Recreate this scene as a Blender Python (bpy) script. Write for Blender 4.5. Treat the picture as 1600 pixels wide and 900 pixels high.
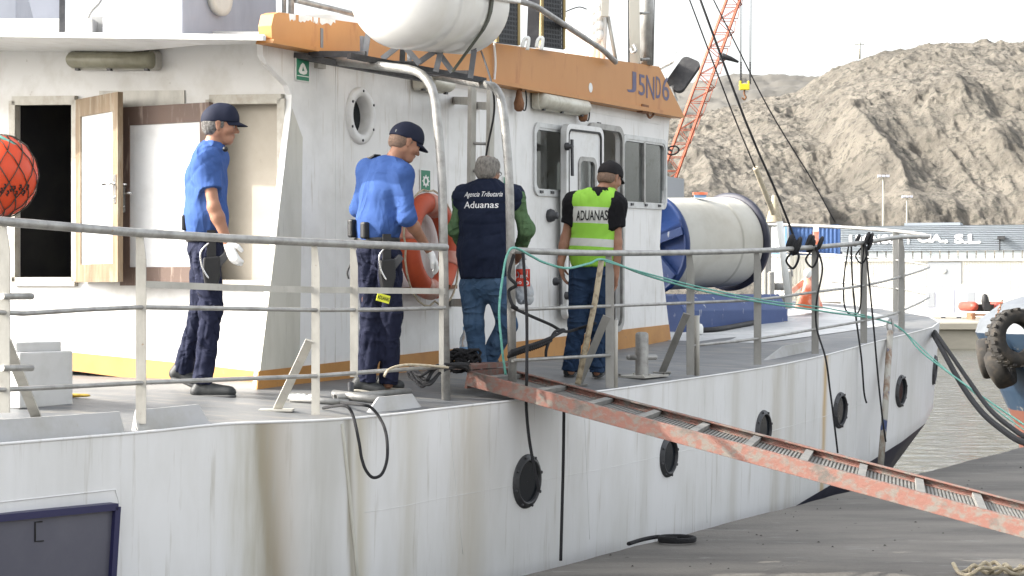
import bpy, bmesh, math, random
import numpy as np
from mathutils import Vector, Matrix
from mathutils.bvhtree import BVHTree

for o in list(bpy.data.objects): bpy.data.objects.remove(o)
S = bpy.context.scene
COL = S.collection
random.seed(4)
# ------------------------------------------------------------------ camera, sky, sun, exposure
EYE = Vector((0, 0, 1.8)); FPX = 3000.0; HOR = 455.0
cd = bpy.data.cameras.new('camera'); cam = bpy.data.objects.new('camera', cd); COL.objects.link(cam)
cam.location = EYE; cam.rotation_euler = (math.radians(90), 0, 0)
cd.sensor_width = 36; cd.lens = 36 * FPX / 1600; cd.shift_y = (HOR - 450) / 1600
cd.clip_start = 0.1; cd.clip_end = 5000
S.camera = cam
SUN_EL = math.radians(31); SUN_AZ = (-.994, -.11)
w = bpy.data.worlds.new('World'); S.world = w; w.use_nodes = True
nt = w.node_tree; nt.nodes.clear()
sky = nt.nodes.new('ShaderNodeTexSky'); sky.sky_type = 'NISHITA'; sky.sun_disc = False
sky.sun_elevation = SUN_EL; sky.sun_rotation = math.radians(-96)
sky.air_density = 1.2; sky.dust_density = 5.0; sky.ozone_density = 1.0
hs = nt.nodes.new('ShaderNodeHueSaturation'); hs.inputs['Saturation'].default_value = 0.24
bg = nt.nodes.new('ShaderNodeBackground'); bg.inputs[1].default_value = 0.15
wo = nt.nodes.new('ShaderNodeOutputWorld')
nt.links.new(sky.outputs[0], hs.inputs['Color']); nt.links.new(hs.outputs[0], bg.inputs[0]); nt.links.new(bg.outputs[0], wo.inputs[0])
sl = bpy.data.lights.new('sun', 'SUN'); sl.energy = 2.0; sl.angle = math.radians(0.5); sl.color = (1, .94, .84)
sun = bpy.data.objects.new('sun', sl); COL.objects.link(sun)
sd = Vector((SUN_AZ[0] * math.cos(SUN_EL), SUN_AZ[1] * math.cos(SUN_EL), math.sin(SUN_EL)))
sun.rotation_euler = (-sd).to_track_quat('-Z', 'Y').to_euler()
S.view_settings.view_transform = 'Standard'; S.view_settings.look = 'None'
S.view_settings.exposure = 1.9; S.view_settings.gamma = 1
S.render.engine = 'CYCLES'
S.cycles.max_bounces = 4; S.cycles.use_denoising = True

# ------------------------------------------------------------------ places
def W(px, py, Y):
    "the point at depth Y seen at a place of the photograph"
    return Vector(((px - 800) / FPX * Y, Y, EYE.z - (py - HOR) / FPX * Y))
def plane_hit(px, py, p0, n):
    d = Vector(((px - 800) / FPX, 1, -(py - HOR) / FPX))
    return EYE + d * ((p0 - EYE).dot(n) / d.dot(n))
# starboard wall of the deckhouse and its aft bulkhead (two vertical planes)
WD = Vector((.4204, .9073, 0)); WN = Vector((.9073, -.4204, 0)); W0 = Vector((-1.638, 12.6, 0))
AD = Vector((.839, -.544, 0)); AN = Vector((-.544, -.839, 0)); A0 = Vector((-1.617, 12.6, 0))
UP = Vector((0, 0, 1))
def WP(px, py, off=0): return plane_hit(px, py, W0 + WN * off, WN)
def AP(px, py, off=0): return plane_hit(px, py, A0 + AN * off, AN)

# ------------------------------------------------------------------ materials
def node_mat(name, base, rough=.6, metal=0.0, spec=.5, var=None, vscale=6, vdet=5, stretch=(1, 1, 1), vlo=.42, vhi=.68,
             var2=None, v2scale=30, v2lo=.55, v2hi=.7, bump=0, bscale=60, trans=0, alpha=1, coat=0, v2stretch=(1, 1, 1), coord='Object', ior=1.45, emit=None):
    m = bpy.data.materials.new(name); m.use_nodes = True
    t = m.node_tree; N = t.nodes; L = t.links
    b = N['Principled BSDF']
    b.inputs['Roughness'].default_value = rough; b.inputs['Metallic'].default_value = metal
    b.inputs['Specular IOR Level'].default_value = spec; b.inputs['IOR'].default_value = ior
    if trans: b.inputs['Transmission Weight'].default_value = trans
    if alpha < 1: b.inputs['Alpha'].default_value = alpha
    if coat: b.inputs['Coat Weight'].default_value = coat
    b.inputs['Base Color'].default_value = (*base, 1)
    tc = N.new('ShaderNodeTexCoord')
    def noise(scale, det, st):
        mp = N.new('ShaderNodeMapping'); mp.inputs['Scale'].default_value = st
        L.new(tc.outputs[coord], mp.inputs[0])
        n = N.new('ShaderNodeTexNoise'); n.inputs['Scale'].default_value = scale; n.inputs['Detail'].default_value = det
        n.inputs['Roughness'].default_value = .62
        L.new(mp.outputs[0], n.inputs['Vector']); return n
    def mask(n, lo, hi):
        r = N.new('ShaderNodeMapRange'); r.inputs[1].default_value = lo; r.inputs[2].default_value = hi
        L.new(n.outputs[0], r.inputs[0]); return r
    last = None
    if var:
        mx = N.new('ShaderNodeMix'); mx.data_type = 'RGBA'
        mx.inputs[6].default_value = (*base, 1); mx.inputs[7].default_value = (*var, 1)
        L.new(mask(noise(vscale, vdet, stretch), vlo, vhi).outputs[0], mx.inputs[0]); last = mx.outputs[2]
    if var2:
        mx = N.new('ShaderNodeMix'); mx.data_type = 'RGBA'
        if last: L.new(last, mx.inputs[6])
        else: mx.inputs[6].default_value = (*base, 1)
        mx.inputs[7].default_value = (*var2, 1)
        L.new(mask(noise(v2scale, 6, v2stretch), v2lo, v2hi).outputs[0], mx.inputs[0]); last = mx.outputs[2]
    if last: L.new(last, b.inputs['Base Color'])
    if bump:
        bp = N.new('ShaderNodeBump'); bp.inputs['Strength'].default_value = bump; bp.inputs['Distance'].default_value = .02
        L.new(noise(bscale, 6, (1, 1, 1)).outputs[0], bp.inputs['Height']); L.new(bp.outputs[0], b.inputs['Normal'])
    if emit: b.inputs['Emission Color'].default_value = (*emit, 1); b.inputs['Emission Strength'].default_value = 1
    return m
M = {}
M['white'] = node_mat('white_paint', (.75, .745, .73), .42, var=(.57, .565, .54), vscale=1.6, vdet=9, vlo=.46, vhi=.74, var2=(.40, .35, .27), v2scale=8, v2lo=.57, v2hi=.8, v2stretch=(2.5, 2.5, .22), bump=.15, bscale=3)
M['white_plain'] = node_mat('white_gloss', (.70, .70, .69), .4, var=(.56, .55, .51), vscale=5, vlo=.48, vhi=.75)
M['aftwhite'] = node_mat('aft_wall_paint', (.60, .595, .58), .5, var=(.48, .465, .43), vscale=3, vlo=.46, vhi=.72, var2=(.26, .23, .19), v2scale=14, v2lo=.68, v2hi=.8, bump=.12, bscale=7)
M['grime'] = node_mat('grimy_edge', (.55, .535, .47), .7, var=(.45, .435, .37), vscale=4, stretch=(1, 1, .25), var2=(.33, .31, .26), v2scale=12, v2lo=.62, v2hi=.8, v2stretch=(2, 2, .2), bump=.06)
M['orange'] = node_mat('orange_band_paint', (.51, .235, .07), .5, var=(.46, .20, .055), vscale=2, stretch=(1, 1, .5), vlo=.4, vhi=.75, var2=(.33, .11, .03), v2scale=5, v2lo=.6, v2hi=.8, v2stretch=(1, 1, .3))
M['ochre'] = node_mat('ochre_skirting', (.46, .225, .06), .55, var=(.38, .175, .045), vscale=4, var2=(.3, .17, .08), v2scale=18, v2lo=.62, v2hi=.75)
M['steel'] = node_mat('galvanised_steel', (.37, .365, .35), .45, metal=.45, var=(.25, .245, .23), vscale=12, stretch=(1, 1, 1), vlo=.42, vhi=.66, var2=(.27, .19, .12), v2scale=34, v2lo=.66, v2hi=.78, bump=.08, bscale=90)
M['steelpaint'] = node_mat('grey_painted_steel', (.46, .445, .40), .55, metal=.1, var=(.34, .325, .29), vscale=7, stretch=(1, 1, .5), var2=(.24, .15, .09), v2scale=26, v2lo=.66, v2hi=.76, bump=.06)
M['darksteel'] = node_mat('dark_steel', (.045, .046, .05), .5, metal=.2, var=(.075, .075, .078), vscale=14, bump=.06)
M['rust'] = node_mat('rusty_steel', (.23, .11, .055), .85, var=(.14, .065, .035), vscale=18, bump=.3, bscale=60)
M['deck'] = node_mat('deck_paint', (.165, .168, .17), .5, var=(.105, .112, .12), vscale=1.7, vlo=.38, vhi=.66, var2=(.25, .232, .20), v2scale=6, v2lo=.52, v2hi=.74, v2stretch=(.5, 1.4, 1), bump=.16, bscale=30)
M['concrete'] = node_mat('concrete', (.30, .29, .27), .9, var=(.22, .215, .205), vscale=1.5, var2=(.42, .4, .36), v2scale=8, v2lo=.56, v2hi=.75, bump=.2, bscale=30)
M['black'] = node_mat('black_rubber', (.018, .018, .02), .6, var=(.035, .035, .035), vscale=20, bump=.1)
M['rope_black'] = node_mat('black_rope', (.016, .016, .018), .85, bump=.5, bscale=160)
M['rope_green'] = node_mat('green_cord', (.12, .36, .30), .7, var=(.22, .45, .38), vscale=40)
M['rope_pale'] = node_mat('pale_rope', (.5, .44, .33), .9, var=(.36, .3, .2), vscale=30, bump=.4, bscale=120)
M['glass_dark'] = node_mat('dark_glass', (.010, .013, .017), .12, spec=.3)
M['glass_clear'] = node_mat('window_glass', (.8, .85, .85), .02, trans=1, spec=.5, ior=1.25)
M['wood'] = node_mat('worn_varnished_wood', (.215, .155, .095), .65, var=(.13, .085, .045), vscale=9, stretch=(1, 1, .12), var2=(.29, .245, .18), v2scale=16, v2lo=.5, v2hi=.68, v2stretch=(1, 1, .2), bump=.1)
M['wood_brown'] = node_mat('brown_weathered_wood', (.13, .088, .07), .7, var=(.13, .085, .065), vscale=9, stretch=(1, 1, .12), var2=(.3, .23, .19), v2scale=22, v2lo=.56, v2hi=.7, v2stretch=(1, 1, .15), bump=.1)
M['panelwhite'] = node_mat('door_panel_white', (.68, .68, .67), .5, var=(.56, .555, .54), vscale=4, vlo=.45, vhi=.75, var2=(.3, .28, .25), v2scale=24, v2lo=.7, v2hi=.8)
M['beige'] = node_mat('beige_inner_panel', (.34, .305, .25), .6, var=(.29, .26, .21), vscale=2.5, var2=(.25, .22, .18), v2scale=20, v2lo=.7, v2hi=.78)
M['dark_in'] = node_mat('interior_shade', (.02, .02, .022), .8, var=(.035, .033, .03), vscale=3)  # near-black colour stands in for the shade inside the doorway
M['red_worn'] = node_mat('worn_red_paint', (.19, .09, .07), .8, var=(.155, .138, .12), vscale=16, vdet=12, vlo=.46, vhi=.6, stretch=(1, 1, 1.4), var2=(.10, .088, .078), v2scale=6, v2lo=.54, v2hi=.66, bump=.25, bscale=40)
M['grating'] = node_mat('grey_grating', (.16, .158, .15), .7, metal=.1, var=(.23, .22, .20), vscale=9)
M['blue'] = node_mat('worn_blue_paint', (.042, .072, .19), .5, var=(.05, .085, .21), vscale=4, var2=(.40, .42, .46), v2scale=6, v2lo=.63, v2hi=.68, v2stretch=(3, 3, .6))
M['drumblue'] = node_mat('drum_blue', (.012, .034, .125), .4, var=(.018, .042, .14), vscale=5)
M['cable'] = node_mat('pale_wound_cable', (.54, .53, .48), .7, var=(.45, .435, .38), vscale=2.5)
M['navy'] = node_mat('navy_antifouling', (.012, .014, .03), .5, var=(.03, .03, .045), vscale=5)
M['green_sign'] = node_mat('sign_green', (.02, .19, .105), .5)
M['sign_white'] = node_mat('sign_white', (.76, .77, .74), .5)
M['ring'] = node_mat('life_ring_orange', (.52, .085, .03), .6, var=(.40, .06, .025), vscale=5, var2=(.15, .05, .03), v2scale=16, v2lo=.64, v2hi=.75)
M['ring_pale'] = node_mat('life_ring_faded_band', (.50, .2, .15), .6, var=(.6, .4, .33), vscale=8)
M['buoy'] = node_mat('buoy_orange', (.62, .06, .012), .4, var=(.54, .05, .01), vscale=3)
M['fibre'] = node_mat('white_fibreglass', (.76, .75, .715), .3, var=(.66, .64, .58), vscale=3, stretch=(1, 1, .5), vlo=.5, vhi=.8, coat=.2)
M['lampshade'] = node_mat('dirty_lamp_lens', (.27, .26, .19), .35, var=(.19, .18, .125), vscale=6, spec=.4)
M['lamp_pale'] = node_mat('pale_lamp_lens', (.58, .56, .48), .4, var=(.42, .39, .31), vscale=9)
M['skin'] = node_mat('skin', (.33, .175, .115), .55, var=(.28, .135, .085), vscale=14, spec=.35, bump=.04, bscale=120)
M['shirt'] = node_mat('blue_shirt', (.05, .10, .275), .85, var=(.042, .086, .245), vscale=8, spec=.12)
M['trouser'] = node_mat('navy_trousers', (.011, .0135, .031), .85, var=(.016, .0185, .04), vscale=9, spec=.2, bump=.3, bscale=12)
M['denim'] = node_mat('blue_denim', (.045, .085, .15), .85, var=(.075, .125, .20), vscale=5, spec=.15, bump=.3, bscale=14)
M['denim_dark'] = node_mat('dark_denim', (.018, .036, .075), .85, var=(.028, .05, .095), vscale=5, spec=.15, bump=.3, bscale=14)
M['vest_navy'] = node_mat('navy_vest', (.009, .014, .032), .8, var=(.014, .02, .042), vscale=7, spec=.2, bump=.3, bscale=14)
M['sleeve_green'] = node_mat('green_jumper', (.10, .17, .085), .9, var=(.08, .14, .07), vscale=9, spec=.1, bump=.3, bscale=20)
M['tshirt'] = node_mat('black_tshirt', (.010, .010, .012), .85, spec=.2, bump=.2, bscale=16)
M['cap_navy'] = node_mat('navy_cap', (.011, .014, .03), .75, spec=.25, bump=.1, bscale=60)
M['cap_black'] = node_mat('black_cap', (.016, .015, .016), .85, spec=.2, bump=.1, bscale=60)
M['hair_grey'] = node_mat('grey_hair', (.30, .28, .25), .8, var=(.13, .12, .11), vscale=60, stretch=(1, 1, .5), bump=.8, bscale=140)
M['hair_dark'] = node_mat('greying_dark_hair', (.10, .092, .085), .8, var=(.26, .25, .235), vscale=70, bump=.8, bscale=140)
M['hair_short'] = node_mat('cropped_hair', (.21, .135, .095), .8, var=(.13, .09, .07), vscale=90, bump=.4, bscale=200)
M['leather'] = node_mat('black_leather', (.012, .012, .013), .45, bump=.1)
M['shoe'] = node_mat('dark_shoe', (.014, .016, .017), .55, var=(.028, .03, .031), vscale=14, bump=.1)
M['sole'] = node_mat('pale_sole', (.34, .32, .27), .7, var=(.24, .22, .19), vscale=20)
M['sole_dark'] = node_mat('dark_sole', (.07, .07, .07), .7)
M['glove'] = node_mat('white_glove', (.70, .70, .69), .7, bump=.15, bscale=50)
M['chrome'] = node_mat('bright_metal', (.62, .62, .62), .22, metal=1)
M['gold'] = node_mat('gold_braid', (.55, .38, .1), .5)
M['text_white'] = node_mat('white_print', (.82, .82, .82), .7)
M['text_black'] = node_mat('black_print', (.014, .014, .014), .7)
M['text_blue'] = node_mat('faded_blue_lettering', (.115, .115, .20), .7, var=(.17, .15, .19), vscale=12)
M['tag_yellow'] = node_mat('yellow_tag', (.72, .75, .05), .6)
M['bag'] = node_mat('grey_plastic_bag', (.42, .45, .48), .35, var=(.55, .56, .56), vscale=12, bump=.8, bscale=22)
M['bag_red'] = node_mat('red_bag_print', (.62, .045, .02), .4, bump=.5, bscale=22)
M['bottle'] = node_mat('bottle_plastic', (.72, .78, .84), .12, trans=.75, spec=.5)
M['label_blue'] = node_mat('bottle_label', (.22, .38, .62), .5)
M['crane'] = node_mat('crane_orange', (.36, .10, .055), .6, var=(.28, .075, .042), vscale=1)
M['hook'] = node_mat('hook_yellow', (.68, .56, .03), .5)
M['cont_blue'] = node_mat('container_blue', (.03, .075, .20), .5, var=(.04, .09, .22), vscale=1)
M['cont_frame'] = node_mat('container_frame_blue', (.13, .24, .42), .5)
M['clad'] = node_mat('grey_cladding', (.255, .285, .315), .5, var=(.225, .25, .28), vscale=.4)
M['clad_white'] = node_mat('pale_cladding', (.68, .67, .63), .6, var=(.60, .59, .55), vscale=.5)
M['winstrip'] = node_mat('translucent_panes', (.34, .37, .38), .3, var=(.26, .29, .31), vscale=.6)
M['doorgrey'] = node_mat('grey_roller_door', (.28, .295, .315), .5)
M['cabin'] = node_mat('cabin_pale_grey', (.48, .495, .56), .5, var=(.42, .435, .5), vscale=1)
M['dinghy'] = node_mat('inflatable_red', (.38, .06, .035), .5, var=(.28, .04, .03), vscale=4)
M['tugblue'] = node_mat('tug_blue', (.014, .03, .055), .5, var=(.022, .04, .065), vscale=3, var2=(.22, .2, .17), v2scale=7, v2lo=.62, v2hi=.75)
M['tugwhite'] = node_mat('tug_pale', (.115, .125, .14), .5, var=(.09, .10, .11), vscale=4)
M['tugred'] = node_mat('tug_red_bottom', (.12, .045, .03), .6)
M['tyre'] = node_mat('old_tyre', (.024, .022, .02), .85, var=(.055, .045, .034), vscale=8, vlo=.48, vhi=.7, bump=.3)
M['mesh'] = node_mat('dark_mesh', (.05, .052, .055), .6)
M['brass'] = node_mat('yellowed_frame', (.32, .235, .09), .6)
M['mastgrey'] = node_mat('mast_grey', (.36, .35, .31), .6, metal=.1, var=(.27, .26, .21), vscale=4, stretch=(1, 1, .25))
M['greyblue'] = node_mat('greyblue_panel', (.27, .285, .33), .6, var=(.22, .235, .27), vscale=4, stretch=(1, 1, .3))
M['yellowcloth'] = node_mat('yellow_rag', (.55, .36, .06), .8, bump=.4, bscale=30)
M['cone'] = node_mat('red_orange_plastic', (.62, .13, .045), .5, var=(.7, .5, .42), vscale=6)

def crease(mat, scale, strength, st=(1, 1, .6), dist=.012):
    "fine creased-cloth relief"
    t = M[mat].node_tree; N = t.nodes; L = t.links
    tc = N.new('ShaderNodeTexCoord'); mp = N.new('ShaderNodeMapping'); mp.inputs['Scale'].default_value = st; mp.inputs['Rotation'].default_value = (.3, .5, .2); L.new(tc.outputs['Object'], mp.inputs[0])
    n = N.new('ShaderNodeTexNoise'); n.noise_type = 'RIDGED_MULTIFRACTAL'; n.inputs['Scale'].default_value = scale; n.inputs['Detail'].default_value = 2.5; n.inputs['Roughness'].default_value = .45; n.inputs['Distortion'].default_value = .9; n.inputs['Offset'].default_value = .9; n.inputs['Gain'].default_value = 1.5; n.inputs['Lacunarity'].default_value = 2.1
    L.new(mp.outputs[0], n.inputs['Vector']); b = N.new('ShaderNodeBump'); b.inputs['Strength'].default_value = strength; b.inputs['Distance'].default_value = dist
    L.new(n.outputs[0], b.inputs['Height']); L.new(b.outputs[0], N['Principled BSDF'].inputs['Normal'])
crease('shirt', 4.5, .8, (1, 1, .8), .016); crease('trouser', 5, .9, (1, 1, 1.5), .015); crease('denim', 5, 1, (1, 1, 1.8), .015); crease('denim_dark', 5, 1, (1, 1, 1.8), .015); crease('vest_navy', 4, .8, (1, 1, .7), .015); crease('sleeve_green', 6, .8, (1, 1, 1.5), .015); crease('tshirt', 7, .5)

# ------------------------------------------------------------------ mesh helpers
def setp(o, label=None, cat=None, group=None, kind=None):
    if label: o['label'] = label
    if cat: o['category'] = cat
    if group: o['group'] = group
    if kind: o['kind'] = kind
    return o
def thing(name, loc, label, cat, group=None):
    o = bpy.data.objects.new(name, None); COL.objects.link(o); o.location = loc
    o.empty_display_size = .1
    return setp(o, label, cat, group)
def origin(o):
    v = Vector((0, 0, 0))
    while o: v += o.location; o = o.parent
    return v
class MB:
    def __init__(s): s.v = []; s.f = []; s.m = []; s.sm = []
    def add(s, vs, fs, mi=0, smooth=False):
        b = len(s.v); s.v += [Vector(v) for v in vs]
        for f in fs: s.f.append([b + i for i in f]); s.m.append(mi); s.sm.append(smooth)
        return s
    def box(s, c, ax, ay, az, mi=0):
        c = Vector(c); vs = [c + ax * i + ay * j + az * k for i in (-1, 1) for j in (-1, 1) for k in (-1, 1)]
        fs = [(0, 1, 3, 2), (4, 6, 7, 5), (0, 4, 5, 1), (2, 3, 7, 6), (0, 2, 6, 4), (1, 5, 7, 3)]
        return s.add(vs, fs, mi)
    def bbox(s, c, d, mi=0):
        return s.box(c, Vector((d[0] / 2, 0, 0)), Vector((0, d[1] / 2, 0)), Vector((0, 0, d[2] / 2)), mi)
    def bar(s, a, b, wd, th, side=None, mi=0):
        "flat bar from a to b, width wd along side, thickness th"
        a = Vector(a); b = Vector(b); t = (b - a).normalized()
        sd_ = Vector(side) if side is not None else Vector((1, 0, 0))
        sd_ = (sd_ - t * sd_.dot(t)).normalized(); n = t.cross(sd_)
        return s.box((a + b) / 2, (b - a) / 2, sd_ * wd / 2, n * th / 2, mi)
    def tube(s, pts, r, n=8, mi=0, cap=True, closed=False):
        pts = [Vector(p) for p in pts]; k = len(pts)
        rs = r if isinstance(r, (list, tuple)) else [r] * k
        ref = None; vs = []
        for i in range(k):
            if closed: t = (pts[(i + 1) % k] - pts[i - 1]).normalized()
            else: t = (pts[min(i + 1, k - 1)] - pts[max(i - 1, 0)]).normalized()
            if ref is None:
                ref = Vector((0, 0, 1)) if abs(t.z) < .9 else Vector((1, 0, 0))
            ref = (ref - t * ref.dot(t)).normalized(); bn = t.cross(ref)
            for j in range(n):
                a = 2 * math.pi * j / n
                vs.append(pts[i] + (ref * math.cos(a) + bn * math.sin(a)) * rs[i])
        fs = []
        for i in range(k if closed else k - 1):
            for j in range(n):
                i2 = (i + 1) % k
                fs.append((i * n + j, i * n + (j + 1) % n, i2 * n + (j + 1) % n, i2 * n + j))
        s.add(vs, fs, mi, True)
        if cap and not closed:
            b = len(s.v) - n * k
            s.f.append([b + j for j in range(n)][::-1]); s.m.append(mi); s.sm.append(False)
            s.f.append([b + (k - 1) * n + j for j in range(n)]); s.m.append(mi); s.sm.append(False)
        return s
    def lathe(s, c, axis, prof, n=24, mi=0, smooth=True):
        "prof: (radius, along) pairs"
        c = Vector(c); t = Vector(axis).normalized()
        ref = Vector((0, 0, 1)) if abs(t.z) < .9 else Vector((1, 0, 0))
        ref = (ref - t * ref.dot(t)).normalized(); bn = t.cross(ref); vs = []; k = len(prof)
        for r, h in prof:
            for j in range(n):
                a = 2 * math.pi * j / n
                vs.append(c + t * h + (ref * math.cos(a) + bn * math.sin(a)) * max(r, 1e-4))
        fs = [(i * n + j, i * n + (j + 1) % n, (i + 1) * n + (j + 1) % n, (i + 1) * n + j) for i in range(k - 1) for j in range(n)]
        return s.add(vs, fs, mi, smooth)
    def plate(s, outline, holes, n, th, mi=0):
        "flat plate through coplanar points, with holes, thickness th behind the face (against n)"
        bm = bmesh.new(); n = Vector(n).normalized()
        loops = [outline] + list(holes); es = []
        for lp in loops:
            vs = [bm.verts.new(p) for p in lp]
            es += [bm.edges.new((vs[i], vs[(i + 1) % len(vs)])) for i in range(len(vs))]
        bmesh.ops.triangle_fill(bm, edges=es, use_beauty=True, use_dissolve=False, normal=n)
        bm.verts.index_update(); bm.faces.ensure_lookup_table()
        vs = [v.co.copy() for v in bm.verts]; fs = []
        for f in bm.faces:
            q = [v.index for v in f.verts]
            fs.append(q if f.normal.dot(n) > 0 else q[::-1])
        bm.free(); k = len(vs)
        allv = vs + [v - n * th for v in vs]
        af = fs + [[i + k for i in f][::-1] for f in fs]
        b = 0
        for lp in loops:
            m = len(lp)
            for i in range(m):
                af.append([b + i, b + (i + 1) % m, b + (i + 1) % m + k, b + i + k])
            b += m
        return s.add(allv, af, mi)
    def ball(s, c, r, mi=0, nu=16, nv=10):
        c = Vector(c); rx, ry, rz = r if isinstance(r, (tuple, list)) else (r, r, r); vs = []
        for i in range(nv + 1):
            th = math.pi * i / nv
            for j in range(nu):
                a = 2 * math.pi * j / nu
                vs.append(c + Vector((rx * math.sin(th) * math.cos(a), ry * math.sin(th) * math.sin(a), rz * math.cos(th))))
        fs = [(i * nu + j, (i + 1) * nu + j, (i + 1) * nu + (j + 1) % nu, i * nu + (j + 1) % nu) for i in range(nv) for j in range(nu)]
        return s.add(vs, fs, mi, True)
    def build(s, name, mats, parent=None, label=None, cat=None, group=None, kind=None, bevel=0, fixn=True):
        mats = mats if isinstance(mats, (list, tuple)) else [mats]
        if parent is not None: org = origin(parent)
        else:
            mn = [min(v[i] for v in s.v) for i in range(3)]; mx = [max(v[i] for v in s.v) for i in range(3)]
            org = Vector(((mn[0] + mx[0]) / 2, (mn[1] + mx[1]) / 2, mn[2]))
        me = bpy.data.meshes.new(name)
        me.from_pydata([v - org for v in s.v], [], s.f)
        for m in mats: me.materials.append(M[m] if isinstance(m, str) else m)
        me.polygons.foreach_set('material_index', s.m); me.polygons.foreach_set('use_smooth', s.sm)
        if fixn:
            bm = bmesh.new(); bm.from_mesh(me); bmesh.ops.recalc_face_normals(bm, faces=bm.faces); bm.to_mesh(me); bm.free()
        me.update()
        o = bpy.data.objects.new(name, me); COL.objects.link(o)
        if parent is not None: o.parent = parent
        else: o.location = org
        if bevel:
            b = o.modifiers.new('bevel', 'BEVEL'); b.width = bevel; b.segments = 2; b.limit_method = 'ANGLE'
        return setp(o, label, cat, group, kind)
def crom(pts, n=8, closed=False):
    pts = [Vector(p) for p in pts]; out = []; k = len(pts)
    for i in range(k if closed else k - 1):
        if closed: p0, p1, p2, p3 = pts[i - 1], pts[i], pts[(i + 1) % k], pts[(i + 2) % k]
        else: p0, p1, p2, p3 = pts[max(i - 1, 0)], pts[i], pts[i + 1], pts[min(i + 2, k - 1)]
        for j in range(n):
            t = j / n
            out.append(.5 * ((2 * p1) + (p2 - p0) * t + (2 * p0 - 5 * p1 + 4 * p2 - p3) * t * t + (3 * p1 - p0 - 3 * p2 + p3) * t ** 3))
    if not closed: out.append(pts[-1])
    return out
def rope(name, pts, r, mat, label=None, cat='rope', group=None, parent=None, n=8, sides=7):
    return MB().tube(crom(pts, n), r, sides).build(name, mat, parent, label, cat if parent is None else None, group)
def rrect(c, ux, uy, hx, hy, r, n=5):
    "rounded rectangle round c in the plane ux, uy"
    out = []
    for sx, sy, a0 in ((1, 1, 0), (-1, 1, 90), (-1, -1, 180), (1, -1, 270)):
        for i in range(n + 1):
            a = math.radians(a0 + 90 * i / n)
            out.append(c + ux * (sx * (hx - r) + r * math.cos(a)) + uy * (sy * (hy - r) + r * math.sin(a)))
    return out
def circle(c, ux, uy, r, n=28): return [c + ux * r * math.cos(2 * math.pi * i / n) + uy * r * math.sin(2 * math.pi * i / n) for i in range(n)]
def ringplate(mb, outer, inner, n, th, mi=0): return mb.plate(outer, [inner], n, th, mi)
def text_pts(txt, size=1.0, bold=0.0, shear=0.0, space=1.0):
    cu = bpy.data.curves.new('lettering_curve', 'FONT'); cu.body = txt; cu.size = size; cu.offset = bold; cu.shear = shear
    cu.space_character = space; cu.resolution_u = 3
    o = bpy.data.objects.new('lettering_curve', cu); COL.objects.link(o)
    dg = bpy.context.evaluated_depsgraph_get(); me = bpy.data.meshes.new_from_object(o.evaluated_get(dg))
    vs = [v.co.copy() for v in me.vertices]; fs = [list(p.vertices) for p in me.polygons]
    bpy.data.objects.remove(o); bpy.data.curves.remove(cu); bpy.data.meshes.remove(me)
    return vs, fs
def lettering(mb, txt, p0, ux, uy, width, height, mi=0, bold=0, shear=0, space=1.0, project=None):
    "text whose box starts at p0 (lower left) and runs width along ux, height along uy"
    vs, fs = text_pts(txt, 1, bold, shear, space)
    x0 = min(v.x for v in vs); x1 = max(v.x for v in vs); y0 = min(v.y for v in vs); y1 = max(v.y for v in vs)
    out = []
    for v in vs:
        p = p0 + ux * ((v.x - x0) / (x1 - x0) * width) + uy * ((v.y - y0) / (y1 - y0) * height)
        out.append(project(p) if project else p)
    return mb.add(out, fs, mi)
# ================================================================== the setting: quay, water, far quay, hill
def surf(fn, nu, nv, mi=0, smooth=True, mb=None):
    mb = mb or MB(); vs = [fn(i / (nu - 1), j / (nv - 1)) for i in range(nu) for j in range(nv)]
    fs = [(i * nv + j, (i + 1) * nv + j, (i + 1) * nv + j + 1, i * nv + j + 1) for i in range(nu - 1) for j in range(nv - 1)]
    return mb.add(vs, fs, mi, smooth)
QD = Vector((.5035, .864, 0)); QN = Vector((.864, -.5035, 0)); Q0 = Vector((.02, 12.19, 0))   # quay edge
def quay_mat():
    m = node_mat('quay_concrete', (.178, .166, .148), .85, var=(.112, .105, .096), vscale=1.1, vdet=10, vlo=.4, vhi=.62, stretch=(.5, 1.6, 1), var2=(.22, .215, .20), v2scale=7, v2lo=.6, v2hi=.72, v2stretch=(.45, 1.8, 1), bump=.5, bscale=26)
    t = m.node_tree; N = t.nodes; L = t.links; b = N['Principled BSDF']
    src = b.inputs['Base Color'].links[0].from_socket
    tc = N.new('ShaderNodeTexCoord'); vo = N.new('ShaderNodeTexVoronoi'); vo.inputs['Scale'].default_value = 2.6; vo.inputs['Randomness'].default_value = 1
    L.new(tc.outputs['Object'], vo.inputs['Vector'])
    r = N.new('ShaderNodeMapRange'); r.inputs[1].default_value = .045; r.inputs[2].default_value = .028; L.new(vo.outputs['Distance'], r.inputs[0])
    mx = N.new('ShaderNodeMix'); mx.data_type = 'RGBA'; L.new(r.outputs[0], mx.inputs[0]); L.new(src, mx.inputs[6]); mx.inputs[7].default_value = (.035, .033, .03, 1)
    L.new(mx.outputs[2], b.inputs['Base Color'])
    return m
M['quay'] = quay_mat()
mb = MB()
def qp(a, b_, z): return Q0 + QD * a + QN * b_ + Vector((0, 0, z))
prof = [(60, 0), (30, 0), (8, 0), (.06, 0), (.015, -.015), (0, -.05), (0, -3.5)]
def qf(u, v):
    k = v * (len(prof) - 1); i = min(int(k + 1e-6), len(prof) - 1); b_, z = prof[i]
    a = -32 + 47 * u
    return qp(a, b_ + (0 if b_ > 1 else .012 * math.sin(a * 3.1) + .008 * math.sin(a * 11)), z)
surf(qf, 180, len(prof), 0, False, mb)
quay = mb.build('quay', 'quay', kind='structure', fixn=False)
for p in quay.data.polygons: pass
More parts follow.
